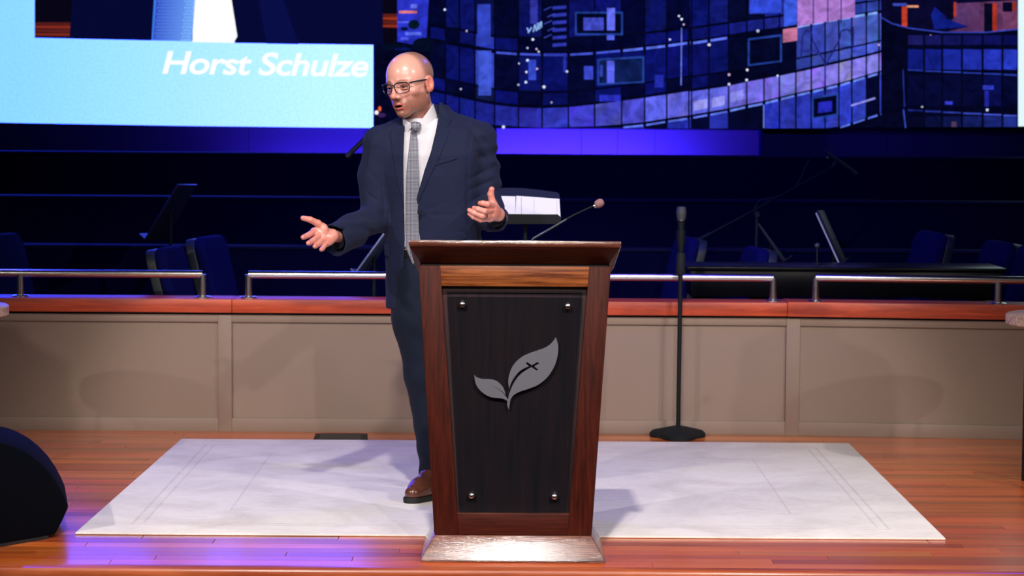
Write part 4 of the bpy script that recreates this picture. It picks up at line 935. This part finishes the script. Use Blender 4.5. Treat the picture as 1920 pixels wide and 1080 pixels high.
base = blend(base, lin(176, 112, 98), .6 * np.exp(-(((ax_ - .031) / .018) ** 2 + ((z + .006) / .012) ** 2)) * (y_ > .05))
beard = sstep(-.030, -.060, z + .35 * np.maximum(0, .055 - y_) * 0) * sstep(-.045, -.015, y_) * (1 - sstep(-.115, -.135, z) * .7)
side = sstep(.045, .058, ax_) * sstep(-.02, .01, y_) * sstep(-.02, -.04, z)
beard = np.maximum(np.maximum(beard, side), sstep(-.078, -.092, z) * (y_ > .0)); grain = .5 + .5 * vnoise(vh, 2400, 5)
base = blend(base, lin(126, 76, 58), beard * (.62 + .3 * grain))
base = blend(base, lin(150, 100, 82), .55 * np.exp(-((x / .024) ** 2 + ((z + .054) / .006) ** 2)) * (y_ > .06))
hair = sstep(.035, -.005, y_ + .25 * (z - .05)) * sstep(-.045, .0, z) * sstep(.125, .095, z + np.abs(y_ + .03) * -.15) * (ax_ < .0795 + .0)
hairm = sstep(.022, -.012, y_ - .10 * (z - .02)) * sstep(-.055, -.02, z)
base = blend(base, lin(128, 92, 78), hairm * (.62 + .3 * grain) * (1 - (ax_ > .080)))
lipm = np.exp(-((x / .026) ** 4)) * np.maximum(np.exp(-((z + .0640 + .25 * 0) / .0035) ** 2), np.exp(-((z + .0805) / .0050) ** 2)) * (y_ > .080)
base = blend(base, lin(196, 92, 84), 1.1 * lipm)
base = blend(base, lin(40, 12, 12), ((((x / .019) ** 2 + ((z + .0715) / .0046) ** 2) < 1.0) & (y_ > .06) & (y_ < .096)).astype(float))
brow = np.exp(-((z - .0185 - (.004 - (ax_ - .03) ** 2 * 9)) / .0040) ** 2) * sstep(.010, .016, ax_) * sstep(.052, .044, ax_) * (y_ > .05)
base = blend(base, lin(146, 96, 72), .85 * brow)
head_v = head2w(vh)
parts_v = [head_v]; parts_f = [fh]; parts_c = [base]
# --- hands
def hand(points, palm, thumb, extra, Yoff=0.0, h=.0017, wrist=None):
    W = lambda p: T3(*p)
    def sdf(X, Y, Z):
        wr = W(wrist[0]); d = None
        for fp, fr_ in points:
            p = [W(q) for q in fp]
            pal = capsule(X, Y, Z, wr, p[0], wrist[1], fr_[0] * 1.28); d = pal if d is None else smin(d, pal, .010)
        for c_, r_ in extra: d = smin(d, ellip(X, Y, Z, W(c_), r_), .012)
        tp = [W(q) for q in thumb[0]]; d = smin(d, chain(X, Y, Z, tp, thumb[1], .004), .008)
        fing = None
        for fp, fr_ in points:
            c_ = chain(X, Y, Z, [W(q) for q in fp], fr_, .003); fing = c_ if fing is None else smin(fing, c_, .0016)
        d = smin(d, fing, .004)
        d = smin(d, capsule(X, Y, Z, wr, W(wrist[2]), wrist[1], wrist[1] * 1.08), .012)
        return d
    allp = np.array([W(q) for fp, _ in points for q in fp] + [W(q) for q in thumb[0]] + [W(wrist[0]), W(wrist[2])])
    lo = allp.min(0) - .04; hi = allp.max(0) + .04
    v, f = SN(sdf, lo, hi, h); v = relax(v, f, 1, .35)
    c = np.tile(np.array(lin(228, 156, 142)), (len(v), 1)); c = blend(c, lin(214, 128, 114), .35 + .35 * vnoise(v, 90, 9))
    for fp, fr_ in list(points) + [thumb]:
        tip = np.array(W(fp[-1])); c = blend(c, lin(216, 110, 98), .5 * np.exp(-(((v - tip) ** 2).sum(1)) / .012 ** 2))
    parts_v.append(v); parts_f.append(f); parts_c.append(c)
# his right hand, open, palm up towards the audience
ya = 9.20
hand([([(589, 434, ya + .02), (578, 441, ya - .035), (571, 444, ya - .06), (568, 445, ya - .075)], [.0125, .0115, .0105, .0092]),
      ([(597, 443, ya + .015), (587, 451, ya - .045), (581, 455, ya - .07), (578, 456, ya - .083)], [.0125, .0115, .0105, .0092]),
      ([(604, 450, ya + .02), (596, 458, ya - .035), (592, 461, ya - .06), (590, 462, ya - .073)], [.0120, .0110, .010, .0088]),
      ([(611, 457, ya + .03), (606, 464, ya - .02), (604, 467, ya - .04), (602, 468, ya - .052)], [.0115, .0100, .0092, .008])],
     None, ([(612, 434, ya + .055), (596, 419, ya + .02), (582, 412, ya + .0), (568, 409, ya - .012)], [.0165, .0145, .0120, .0100]),
     [((606, 430, ya + .03), (.020, .018, .024)), ((616, 448, ya + .045), (.024, .02, .026))], wrist=((622, 442, ya + .06), .022, (645, 446, ya + .16)))
# his left hand, thumb up, fingers curled towards his chest
yb2 = 9.16
hand([([(926, 385, yb2 + .01), (914, 383, yb2 - .045), (905, 381, yb2 - .05), (900, 381, yb2 - .045)], [.0130, .0118, .0108, .0092]),
      ([(925, 394, yb2 + .01), (908, 396, yb2 - .055), (896, 392, yb2 - .06), (889, 390, yb2 - .05)], [.0130, .0118, .0108, .0092]),
      ([(922, 403, yb2 + .01), (904, 405, yb2 - .050), (889, 399, yb2 - .055), (880, 394, yb2 - .045)], [.0125, .0115, .0104, .0090]),
      ([(918, 410, yb2 + .015), (901, 412, yb2 - .035), (888, 407, yb2 - .042), (880, 401, yb2 - .035)], [.0115, .0108, .0096, .0084])],
     None, ([(928, 393, yb2 + .04), (923, 378, yb2 + .005), (920, 364, yb2 - .005), (922, 355, yb2 - .01)], [.0175, .0140, .0128, .0112]),
     [((926, 396, yb2 + .03), (.018, .024, .028))], wrist=((933, 402, yb2 + .07), .023, (938, 410, yb2 + .17)))
# --- arms and trunk under the clothes, so that the body is one figure
def trunk(X, Y, Z):
    d = ellip(X, Y, Z, T3(808, 330, Yp + .02), (.16, .10, .24)); d = smin(d, ellip(X, Y, Z, T3(812, 470, Yp + .02), (.15, .10, .20)), .06)
    d = smin(d, chain(X, Y, Z, [T3(716, 274, Yp + .02), T3(702, 398, Yp + .02), T3(640, 446, ya + .15)], [.05, .042, .03], .02), .05)
    d = smin(d, chain(X, Y, Z, [T3(902, 272, Yp + .02), T3(914, 402, Yp + .02), T3(938, 410, yb2 + .16)], [.05, .042, .03], .02), .05)
    d = smin(d, chain(X, Y, Z, [T3(785, 520, Yp + .02), T3(790, 700, Yp), T3(808, 915, Yp + .06)], [.075, .05, .036], .03), .05)
    d = smin(d, chain(X, Y, Z, [T3(850, 520, Yp + .02), T3(868, 700, Yp + .04), T3(886, 905, Yp + .13)], [.075, .05, .036], .03), .05)
    return smin(d, capsule(X, Y, Z, T3(789, 226, Yp + .05), T3(800, 290, Yp + .04), .058, .08), .04)
vt, ft = SN(trunk, (-.78, 9.05, .03), (.12, 9.92, 1.62), .012)
parts_v.append(vt); parts_f.append(ft); parts_c.append(np.tile(np.array(lin(228, 166, 150)), (len(vt), 1)))
off = np.cumsum([0] + [len(v) for v in parts_v])
body = meshobj('body', np.concatenate(parts_v), np.concatenate([f + off[i] for i, f in enumerate(parts_f)]), SKIN, man, np.concatenate(parts_c))
# --- eyes and glasses
def hp(p): return Vector(head2w(np.array(p))[0])
ew = mat('eye_white', (.40, .34, .32), .3); ei = mat('eye_iris', (.012, .014, .02), .2)
for s_ in (-1, 1):
    c_ = hp((s_ * .031, .0722, -.001)); e = obj('eye', MB().lathe([(max(.0003, .0128 * math.sin(PI * k / 12)), -.0128 * math.cos(PI * k / 12)) for k in range(13)], c_, 20), ew, man, smooth=True)
    g_ = (hp((s_ * .031 - .0015, .0873, -.0035)) - c_); g_.normalize()
    obj('iris', MB().tube([c_ + g_ * .0112, c_ + g_ * .0132], [.0058, .0046], 16), ei, e, smooth=True)
    # upper and lower lids
    for zz0, zz1, rr in ((.0048, .0015, .0042), (-.0078, -.0085, .0030)):
        pts = [hp((s_ * (.031 + .0155 * math.cos(t)), .0735 + .0138 * math.sin(t), -.001 + zz1 + (zz0 - zz1) * math.sin(t))) for t in np.linspace(.15, PI - .15, 9)]
        o = obj('eyelid', MB().tube(pts, rr, 8), None, man, smooth=True); lm = o.data; ca = lm.color_attributes.new('Col', 'FLOAT_COLOR', 'POINT'); ca.data.foreach_set('color', np.tile(np.array((*lin(196, 128, 110), 1)), (len(lm.vertices), 1)).astype(np.float32).ravel()); lm.materials.append(SKIN)
gl_ = thing('glasses', 'navy framed rectangular eyeglasses worn by the man in the suit', 'glasses', tuple(hp((0, .10, 0))))
lens_g = gm.copy(); lens_g.name = 'clear_lens'
for n_ in lens_g.node_tree.nodes:
    if n_.type == 'BSDF_TRANSPARENT': n_.inputs[0].default_value = (.96, .97, .98, 1)
    if n_.type == 'MIX_SHADER': lens_g.node_tree.links.remove(n_.inputs[0].links[0]); n_.inputs[0].default_value = .07
gf = mat('navy_acetate', (.010, .014, .035), .25)
def rim(s_):
    out = []
    for k in range(40):
        t = 2 * PI * k / 40; c, s__ = math.cos(t), math.sin(t); n_ = 3.2
        xx = .0265 * abs(c) ** (2 / n_) * (1 if c > 0 else -1); zz_ = .0195 * abs(s__) ** (2 / n_) * (1 if s__ > 0 else -1)
        if zz_ < 0: xx *= 1 - .12 * (-zz_ / .0195)
        X_ = s_ * (.0345 + xx); out.append((X_, .1075 - 5.5 * X_ * X_ - (zz_ * -.10), zz_ - .0045))
    return out
for s_ in (-1, 1):
    r_ = rim(s_); pts = [hp(p) for p in r_]
    obj('rim', MB().tube(pts + [pts[0], pts[1]], .0019, 8, False), gf, gl_, smooth=True)
    top = [hp(p) for p in r_ if p[2] > .0085]; top = sorted(top, key=lambda v: (v - hp((0, .1, 0))).dot(lf3) * s_)
    obj('brow_bar', MB().tube(top, .0028, 8), gf, gl_, smooth=True)
    cpt = hp((s_ * .0345, .1000, -.0045))
    mb = MB(); mb.add([cpt] + pts, [(0, 1 + k, 1 + (k + 1) % 40) for k in range(40)])
    ln = obj('lens', mb, None, gl_, smooth=True)
    obj('temple', MB().tube([hp((s_ * .0615, .088, .010)), hp((s_ * .070, .078, .0115)), hp((s_ * .0775, .03, .0125)), hp((s_ * .080, .002, .012))], [.0032, .0032, .0030, .0026], 8), gf, gl_, smooth=True)
    ln.data.materials.append(lens_g)
obj('bridge', MB().tube([hp((-.009, .1070, .006)), hp((0, .1090, .008)), hp((.009, .1070, .006))], .0026, 8), gf, gl_, smooth=True)

# --- clothes
def fabric(name, col, col2, scale=900, rough=.8, wr=.0):
    m = bpy.data.materials.new(name); m.use_nodes = True; nt = m.node_tree; N = nt.nodes; L = nt.links; b = N['Principled BSDF']; b.inputs['Roughness'].default_value = rough; b.inputs['Specular IOR Level'].default_value = .25
    b.inputs['Sheen Weight'].default_value = .02
    tc = N.new('ShaderNodeTexCoord'); n = N.new('ShaderNodeTexNoise'); n.inputs['Scale'].default_value = scale; n.inputs['Detail'].default_value = 2; L.new(tc.outputs['Object'], n.inputs['Vector'])
    x_ = N.new('ShaderNodeMix'); x_.data_type = 'RGBA'; L.new(n.outputs['Fac'], x_.inputs[0]); x_.inputs[6].default_value = (*col, 1); x_.inputs[7].default_value = (*col2, 1); L.new(x_.outputs[2], b.inputs['Base Color'])
    n2 = N.new('ShaderNodeTexNoise'); n2.inputs['Scale'].default_value = 9; n2.inputs['Detail'].default_value = 3; n2.inputs['Distortion'].default_value = 1.5; L.new(tc.outputs['Object'], n2.inputs['Vector'])
    bp = N.new('ShaderNodeBump'); bp.inputs['Strength'].default_value = wr; bp.inputs['Distance'].default_value = .02; L.new(n2.outputs['Fac'], bp.inputs['Height']); L.new(bp.outputs[0], b.inputs['Normal'])
    return m
SUIT = fabric('navy_suit_cloth', lin(17, 23, 48), lin(27, 34, 66), 900, .85, .25)
SUIT2 = fabric('navy_trouser_cloth', lin(10, 18, 36), lin(16, 25, 46), 900, .85, .2)
SHIRT = fabric('white_shirt_cloth', lin(204, 201, 210), lin(218, 215, 222), 300, .8, .1)
LIN = fabric('dark_lining', lin(12, 14, 26), lin(14, 16, 30))
# cross sections of the trunk: photo row, centre px, half width px, half depth m, depth centre offset
ROWS = [(214, 800, 40, .060, .05), (228, 803, 72, .085, .04), (242, 806, 94, .108, .03), (262, 807, 103, .124, .015), (290, 807, 103, .134, .0), (330, 806, 98, .138, .0), (380, 808, 92, .132, .0), (430, 812, 91, .128, .0), (480, 815, 94, .133, .0), (530, 818, 97, .140, .0), (575, 822, 101, .142, .0), (610, 824, 103, .142, .0)]
RZ = [P(r_[1], r_[0], Yp).z for r_ in ROWS][::-1]; RX = [P(r_[1], r_[0], Yp).x for r_ in ROWS][::-1]; RW = [r_[2] * Yp / F for r_ in ROWS][::-1]; RD = [r_[3] for r_ in ROWS][::-1]; RO = [r_[4] for r_ in ROWS][::-1]
yw_b = math.radians(16)
def torso(X, Y, Z, grow=0.0):
    cx_ = np.interp(Z, RZ, RX); w_ = np.interp(Z, RZ, RW) + grow; dp = np.interp(Z, RZ, RD) + grow; oy = np.interp(Z, RZ, RO)
    x, y = X - cx_, Y - (Yp + .02 + oy); c, s_ = math.cos(yw_b), math.sin(yw_b)
    # body turned towards the left of the picture: its front normal is (-sin, -cos)
    u = x * c - y * s_; v = x * s_ + y * c
    k = (np.abs(u / w_) ** 2.4 + np.abs(v / dp) ** 2.4) ** (1 / 2.4)
    return (k - 1) * np.minimum(w_, dp)
def arm_r(X, Y, Z, g=0.0): return chain(X, Y, Z, [T3(716, 272, Yp + .02), T3(704, 330, Yp + .03), T3(706, 405, Yp + .01), T3(662, 432, ya + .23), T3(623, 451, ya + .09)], [.074 + g, .066 + g, .064 + g, .062 + g, .066 + g], .025)
def arm_l(X, Y, Z, g=0.0): return chain(X, Y, Z, [T3(898, 268, Yp + .02), T3(906, 330, Yp + .03), T3(913, 398, Yp + .02), T3(922, 406, yb2 + .24), T3(925, 412, yb2 + .11)], [.076 + g, .068 + g, .066 + g, .058 + g, .054 + g], .03)
ztop = P(800, 205, Yp).z
def folds(X, Y, Z):
    # drag lines in the sleeves and at the waist
    w1 = .5 + .5 * np.sin(17 * X + 11 * Z + 9 * Y + 1.3); w2 = .5 + .5 * np.sin(-13 * X + 19 * Z + 7 * Y)
    f = .0085 * w1 ** 2 * np.abs(np.sin(34 * (Z * .8 + X * .45) + 3 * np.sin(7 * X + 5 * Z))) ** 1.5 + .0075 * w2 ** 2 * np.abs(np.sin(44 * (Z * .6 - X * .7 + Y * .4) + 2.5 * np.sin(9 * Z + 5 * X))) ** 1.5
    return f - .003
CREASES = [((682, 388), (718, 404), .006, .008), ((674, 400), (712, 420), .006, .008), ((664, 410), (704, 438), .005, .008), ((686, 362), (716, 386), .005, .008), ((645, 420), (672, 452), .004, .007), ((690, 320), (714, 350), .003, .010),
  ((880, 336), (930, 312), .006, .009), ((880, 356), (936, 334), .006, .009), ((884, 376), (940, 356), .006, .008), ((896, 300), (924, 286), .003, .008), ((896, 400), (942, 380), .004, .008), ((892, 262), (914, 276), .004, .008),
  ((721, 268), (717, 330), .005, .006), ((717, 330), (719, 430), .005, .007), ((884, 244), (878, 280), .0035, .006), ((878, 290), (876, 340), .003, .007), ((876, 350), (880, 430), .0035, .009),
  ((792, 396), (842, 376), .003, .008), ((792, 402), (850, 402), .003, .008), ((730, 400), (722, 470), .003, .009), ((742, 470), (736, 560), .0025, .010), ((835, 300), (842, 420), .0025, .009), ((700, 262), (690, 300), .002, .01)]
def creases(X, Z):
    f = np.zeros_like(X)
    for a_, b_, dp_, wd_ in CREASES:
        (ax_, az_), (bx_, bz_) = XZ([a_, b_]); ex, ez = bx_ - ax_, bz_ - az_
        t = np.clip(((X - ax_) * ex + (Z - az_) * ez) / (ex * ex + ez * ez), 0, 1); d2 = (X - ax_ - ex * t) ** 2 + (Z - az_ - ez * t) ** 2
        f = f + .8 * dp_ * np.exp(-d2 / wd_ ** 2) * (.35 + .65 * np.sin(PI * np.clip(t, .05, .95)))
    return np.minimum(f, .0048)
open_poly = XZ([(757, 205), (755, 300), (757, 380), (758, 452), (756, 500), (750, 560), (742, 620), (880, 640), (850, 560), (800, 480), (785, 440), (782, 385), (790, 350), (806, 300), (818, 255), (822, 205), (810, 180), (770, 190)])
hem_z = P(760, 583, Yp - .1).z
def jacket(X, Y, Z):
    t = torso(X, Y, Z); near = np.maximum(0, .03 - np.abs(torso(X, Y, Z, .0)))
    sh = smin(t, capsule(X, Y, Z, T3(775, 244, Yp + .05), T3(712, 266, Yp + .03), .045, .062), .04)
    sh = smin(sh, capsule(X, Y, Z, T3(838, 228, Yp + .05), T3(900, 256, Yp + .03), .045, .064), .04)
    sh = smax(sh, -(Z - hem_z), .006); sh = smax(sh, Z - P(840, 196, Yp).z, .01)
    a = arm_r(X, Y, Z); b = arm_l(X, Y, Z)
    # cut the sleeve ends
    ca = np.array(T3(623, 451, ya + .09)); cb = np.array(T3(662, 432, ya + .23)); n = (ca - cb) / np.linalg.norm(ca - cb)
    a = smax(a, (X - ca[0]) * n[0] + (Y - ca[1]) * n[1] + (Z - ca[2]) * n[2], .004)
    ca2 = np.array(T3(925, 412, yb2 + .11)); cb2 = np.array(T3(922, 406, yb2 + .24)); n2 = (ca2 - cb2) / np.linalg.norm(ca2 - cb2)
    b = smax(b, (X - ca2[0]) * n2[0] + (Y - ca2[1]) * n2[1] + (Z - ca2[2]) * n2[2], .004)
    d = smin(sh, a, .018); d = smin(d, b, .018)
    d = d + folds(X, Y, Z) * (.12 + 1.0 * sstep(.05, .0, np.minimum(a, b)))
    d = d + creases(X, Z) * (Y < Yp + .04)
    # hollow sleeves at the cuffs and the open front
    ia = smax(arm_r(X, Y, Z, -.007), -((X - ca[0]) * n[0] + (Y - ca[1]) * n[1] + (Z - ca[2]) * n[2]) - .05, .002); d = smax(d, -ia, .002)
    ib = smax(arm_l(X, Y, Z, -.007), -((X - ca2[0]) * n2[0] + (Y - ca2[1]) * n2[1] + (Z - ca2[2]) * n2[2]) - .05, .002); d = smax(d, -ib, .002)
    opening = smax(poly_sd(X, Z, open_poly), Y - (Yp + .02), .004); d = smax(d, -opening, .004)
    inner = smax(torso(X, Y, Z, -.016), Y - (Yp + .10), .01); inner = smax(inner, Z - P(800, 560, Yp).z * 0 - P(800, 470, Yp).z, .02)
    d = smax(d, -inner, .003)
    return d
vj, fj = SN(jacket, (-.83, 9.10, hem_z - .02), (.03, 9.86, ztop + .06), .0042); vj = relax(vj, fj, 1, .5)
jk = meshobj('suit_jacket', vj, fj, SUIT, man)
def shell(poly, lo_, hi_, h=.0032, yl=(9.40, 9.70), base=torso, edge=.0015):
    xs = [p[0] for p in poly]; zs_ = [p[1] for p in poly]
    def f(X, Y, Z):
        t = base(X, Y, Z); d = np.maximum(t - hi_, lo_ - t); d = smax(d, poly_sd(X, Z, poly), edge); return np.maximum(d, Y - (Yp + .06))
    v, q = SN(f, (min(xs) - .01, yl[0], min(zs_) - .01), (max(xs) + .01, yl[1], max(zs_) + .01), h); return relax(v, q, 1, .4), q
def sheet_part(name, pts, lo_, hi_, m, parent, **k):
    v, q = shell(XZ(pts), lo_, hi_, **k); return meshobj(name, v, q, m, parent)
def jtorso(X, Y, Z): return smin(smin(torso(X, Y, Z), capsule(X, Y, Z, T3(775, 244, Yp + .05), T3(712, 266, Yp + .03), .045, .062), .04), capsule(X, Y, Z, T3(838, 228, Yp + .05), T3(900, 256, Yp + .03), .045, .064), .04)
LB = dict(base=jtorso, h=.003)
sheet_part('lapel', [(758, 222), (745, 226), (738, 236), (733, 243), (730, 250), (731, 262), (736, 300), (745, 345), (757, 392), (756, 300), (757, 250)], -.004, .005, SUIT, jk, **LB)
sheet_part('lapel', [(822, 195), (829, 203), (833, 218), (844, 233), (840, 236), (836, 240), (844, 244), (838, 262), (824, 296), (800, 345), (783, 384), (781, 372), (796, 320), (808, 285), (817, 245), (821, 215)], -.004, .005, SUIT, jk, **LB)
sheet_part('collar', [(822, 192), (828, 192), (834, 206), (845, 226), (843, 231), (832, 224), (822, 212)], -.002, .009, SUIT, jk, **LB)
sheet_part('breast_pocket', [(812, 305), (857, 292), (858, 298), (813, 312)], -.003, .0035, SUIT, jk, **LB)
sheet_part('pocket_flap', [(718, 459), (727, 461), (727, 484), (718, 482)], -.003, .006, SUIT, jk, **LB)
sheet_part('pocket_flap', [(840, 440), (874, 432), (875, 448), (841, 455)], -.003, .005, SUIT, jk, **LB)
for px, py in ((787, 398),): 
    q = P(px, py, Yp - .13); obj('button', MB().lathe([(.002, -.002), (.009, -.001), (.010, .002), (.008, .004)], q, 16, 'y'), LIN, jk, smooth=True)
# shirt: trunk a little inside the jacket, with collar leaves
def shirt(X, Y, Z):
    t = torso(X, Y, Z, -.015); t = smin(t, capsule(X, Y, Z, T3(789, 222, Yp + .04), T3(800, 262, Yp + .02), .066, .09), .03); return smax(smax(t, P(780, 466, Yp - .1).z - Z, .004), Z - P(790, 222, Yp).z, .006) + .0012 * np.sin(70 * X + 20 * Z)
vs_, fs_ = SN(shirt, (-.62, 9.42, P(780, 470, Yp).z), (-.08, 9.80, ztop + .05), .005); sh_ = meshobj('shirt', relax(vs_, fs_, 1, .5), fs_, SHIRT, man)
# shirt collar: a band about the neck with two pointed leaves
def neckc(X, Y, Z, r_): return capsule(X, Y, Z, T3(781, 204, Yp + .022), T3(793, 262, Yp + .035), .0615 + r_, .078 + r_)
def collar_fn(poly, lo_=.006, hi_=.012):
    def f(X, Y, Z): t = neckc(X, Y, Z, 0); return smax(np.maximum(t - hi_, lo_ - t), poly_sd(X, Z, poly), .0015)
    return f
cp1 = XZ([(754, 219), (760, 224), (768, 231), (776, 236), (771, 240), (764, 249), (757, 256), (755, 240)], Yp - .05); cp2 = XZ([(776, 236), (787, 229), (800, 212), (810, 196), (815, 184), (824, 196), (822, 212), (814, 232), (806, 243), (796, 239), (784, 232)], Yp - .05)
band = XZ([(750, 216), (778, 233), (798, 212), (813, 186), (826, 190), (824, 240), (756, 256)], Yp - .05)
for poly, nm in ((cp1, 'shirt_collar'), (cp2, 'shirt_collar')):
    v, q = SN(collar_fn(poly, -.002, .011), (min(p[0] for p in poly) - .01, Yp - .12, min(p[1] for p in poly) - .01), (max(p[0] for p in poly) + .01, Yp + .06, max(p[1] for p in poly) + .01), .0022); meshobj(nm, relax(v, q, 1, .4), q, SHIRT, sh_)
# tie
def tiemat():
    m = bpy.data.materials.new('grey_patterned_silk'); m.use_nodes = True; nt = m.node_tree; N = nt.nodes; L = nt.links; b = N['Principled BSDF']; b.inputs['Roughness'].default_value = .5
    tc = N.new('ShaderNodeTexCoord'); mp = N.new('ShaderNodeMapping'); mp.inputs['Rotation'].default_value = (0, PI / 4, 0); mp.inputs['Scale'].default_value = (1, 0, 1); L.new(tc.outputs['Object'], mp.inputs[0])
    ck = N.new('ShaderNodeTexChecker'); ck.inputs['Scale'].default_value = 250; ck.inputs[1].default_value = (*lin(50, 56, 82), 1); ck.inputs[2].default_value = (*lin(160, 160, 168), 1); L.new(mp.outputs[0], ck.inputs[0]); L.new(ck.outputs[0], b.inputs['Base Color']); return m
TIE = tiemat()
def tb(X, Y, Z): return smin(torso(X, Y, Z, -.013), neckc(X, Y, Z, 0) + .0, .01)
tie = None
v, q = shell(XZ([(769, 243), (780, 241), (783, 262), (786, 320), (787, 380), (788, 430), (790, 470), (774, 498), (761, 468), (759, 420), (760, 380), (762, 320), (767, 270)]), -.004, .012, h=.003, base=tb, edge=.004); tie = meshobj('necktie', v, q, TIE, man)
kn = XZ([(769, 229), (776, 227), (789, 230), (790, 236), (784, 246), (773, 246)], Yp - .08)
def knf(X, Y, Z): return smax(ellip(X, Y, Z, T3(779, 237, Yp - .075), (.028, .026, .024)), poly_sd(X, Z, kn), .006)
v, q = SN(knf, (T3(760, 237)[0], Yp - .12, T3(779, 255)[2]), (T3(798, 237)[0], Yp + .0, T3(779, 220)[2]), .002); meshobj('tie_knot', relax(v, q, 1, .4), q, TIE, tie)
# belt and trousers
def belt(X, Y, Z): t = torso(X, Y, Z, -.026); return np.maximum(np.maximum(t - .006, -.006 - t), np.abs(Z - P(780, 475, Yp).z) - .017)
v, q = SN(belt, (-.62, 9.42, P(780, 485, Yp).z), (-.08, 9.80, P(780, 464, Yp).z), .005); bl_ = meshobj('belt', v, q, mat('black_leather', (.012, .011, .012), .4), man)
def trousers(X, Y, Z):
    t = smax(torso(X, Y, Z, -.028), np.maximum(Z - P(780, 474, Yp).z, P(780, 600, Yp).z - Z), .01)
    R1 = chain(X, Y, Z, [T3(787, 520, Yp + .0), T3(783, 600, Yp + .0), T3(793, 700, Yp - .01), T3(806, 800, Yp + .02), T3(814, 900, Yp + .055), T3(815, 915, Yp + .06)], [.108, .101, .074, .062, .056, .056], .03)
    L1 = chain(X, Y, Z, [T3(850, 520, Yp + .0), T3(858, 600, Yp + .01), T3(868, 700, Yp + .03), T3(878, 800, Yp + .08), T3(886, 900, Yp + .13)], [.105, .095, .074, .062, .056], .03)
    d = smin(smin(t, R1, .02), L1, .02)
    d = d + .003 * np.sin(60 * (Z * .9 + X * .5) + 5 * np.sin(7 * Z)) * np.clip((1.0 - Z) * 1.2, 0, 1)
    # pressed crease
    return smax(d, P(800, 905, Yp + .0).z - Z, .004)
v, q = SN(trousers, (-.56, 9.36, P(800, 915, Yp).z), (-.06, 9.92, P(780, 465, Yp).z), .0048); meshobj('trousers', relax(v, q, 1, .5), q, SUIT2, man)
# shoes
BRN = mat('brown_leather', lin(96, 54, 40), .25, coat=.4, bump=.1, bscale=200)
def shoe(toe, heel, ankle):
    toe, heel = Vector(toe), Vector(heel); d_ = (heel - toe).normalized(); n_ = Vector((-d_.y, d_.x, 0)); L_ = (heel - toe).length
    t = toe + d_ * .045; b = toe + d_ * .10; hh = heel - d_ * .03
    z0 = .010
    def up(X, Y, Z):
        d = capsule(X, Y, Z, (t.x, t.y, z0 + .034), (b.x, b.y, z0 + .044), .034, .043); d = smin(d, capsule(X, Y, Z, (b.x, b.y, z0 + .044), (hh.x, hh.y, z0 + .05), .042, .036), .03)
        d = smin(d, capsule(X, Y, Z, (b.x + d_.x * .03, b.y + d_.y * .03, z0 + .055), (ankle[0], ankle[1], z0 + .12), .036, .042), .03); return smax(d, z0 + .020 - Z, .004)
    def so(X, Y, Z):
        d = capsule(X, Y, Z * 0, (t.x, t.y, 0), (b.x, b.y, 0), .040, .049); d = smin(d, capsule(X, Y, Z * 0, (b.x, b.y, 0), (hh.x, hh.y, 0), .048, .041), .02)
        dz = np.abs(Z - (z0 + .011)) - .0105; arch = capsule(X, Y, Z, (b.x + d_.x * .05 - n_.x * .1, b.y + d_.y * .05 - n_.y * .1, z0 - .004), (b.x + d_.x * .05 + n_.x * .1, b.y + d_.y * .05 + n_.y * .1, z0 - .004), .010, .010)
        return smax(np.maximum(d, dz), -arch, .003)
    lo = (min(toe.x, heel.x) - .08, toe.y - .08, .002); hi = (max(toe.x, heel.x) + .08, heel.y + .08, .17)
    v, q = SN(up, lo, hi, .0035); s_ = meshobj('shoe', relax(v, q, 1, .5), q, BRN, man)
    v, q = SN(so, lo, hi, .003); meshobj('sole', v, q, M['rubber'], s_)
    for k in range(3):
        p = b.lerp(Vector((ankle[0], ankle[1], 0)), .35 + .2 * k); zz_ = z0 + .092 + .014 * k
        obj('lace', MB().tube([(p.x - n_.x * .022, p.y - n_.y * .022, zz_ - .006), (p.x, p.y - .004, zz_ + .004), (p.x + n_.x * .022, p.y + n_.y * .022, zz_ - .006)], .0022, 8), M['rubber'], s_, smooth=True)
g = G(764, 949); shoe((g.x, g.y, 0), (g.x + .13, g.y + .255, 0), (T3(815, 900, Yp + .06)[0], Yp + .07))
shoe((T3(868, 950, Yp)[0], 9.60, 0), (T3(868, 950, Yp)[0] + .04, 9.60 + .28, 0), (T3(886, 900, Yp + .13)[0], Yp + .14))
# cuffs, watch and ring
q0, q1 = Vector(T3(933, 402, yb2 + .085)), Vector(T3(935, 405, yb2 + .125))
obj('wristband', MB().tube([q0, q0.lerp(q1, .5)], .029, 28), M['rubber'], man, smooth=True)
obj('shirt_cuff', MB().tube([Vector(T3(929, 408, yb2 + .115)), Vector(T3(932, 410, yb2 + .16))], .036, 28), LIN, man, smooth=True)
obj('shirt_cuff', MB().tube([Vector(T3(630, 449, ya + .115)), Vector(T3(645, 443, ya + .17))], .040, 28), LIN, man, smooth=True)
r0, r1 = Vector(T3(922, 403, yb2 + .01)), Vector(T3(904, 405, yb2 - .05)); rd = r0.lerp(r1, .72)
obj('ring', MB().tube([rd, rd + (r1 - r0).normalized() * .005], .0128, 20), mat('dark_ring', (.02, .02, .022), .3, 1), man, smooth=True)
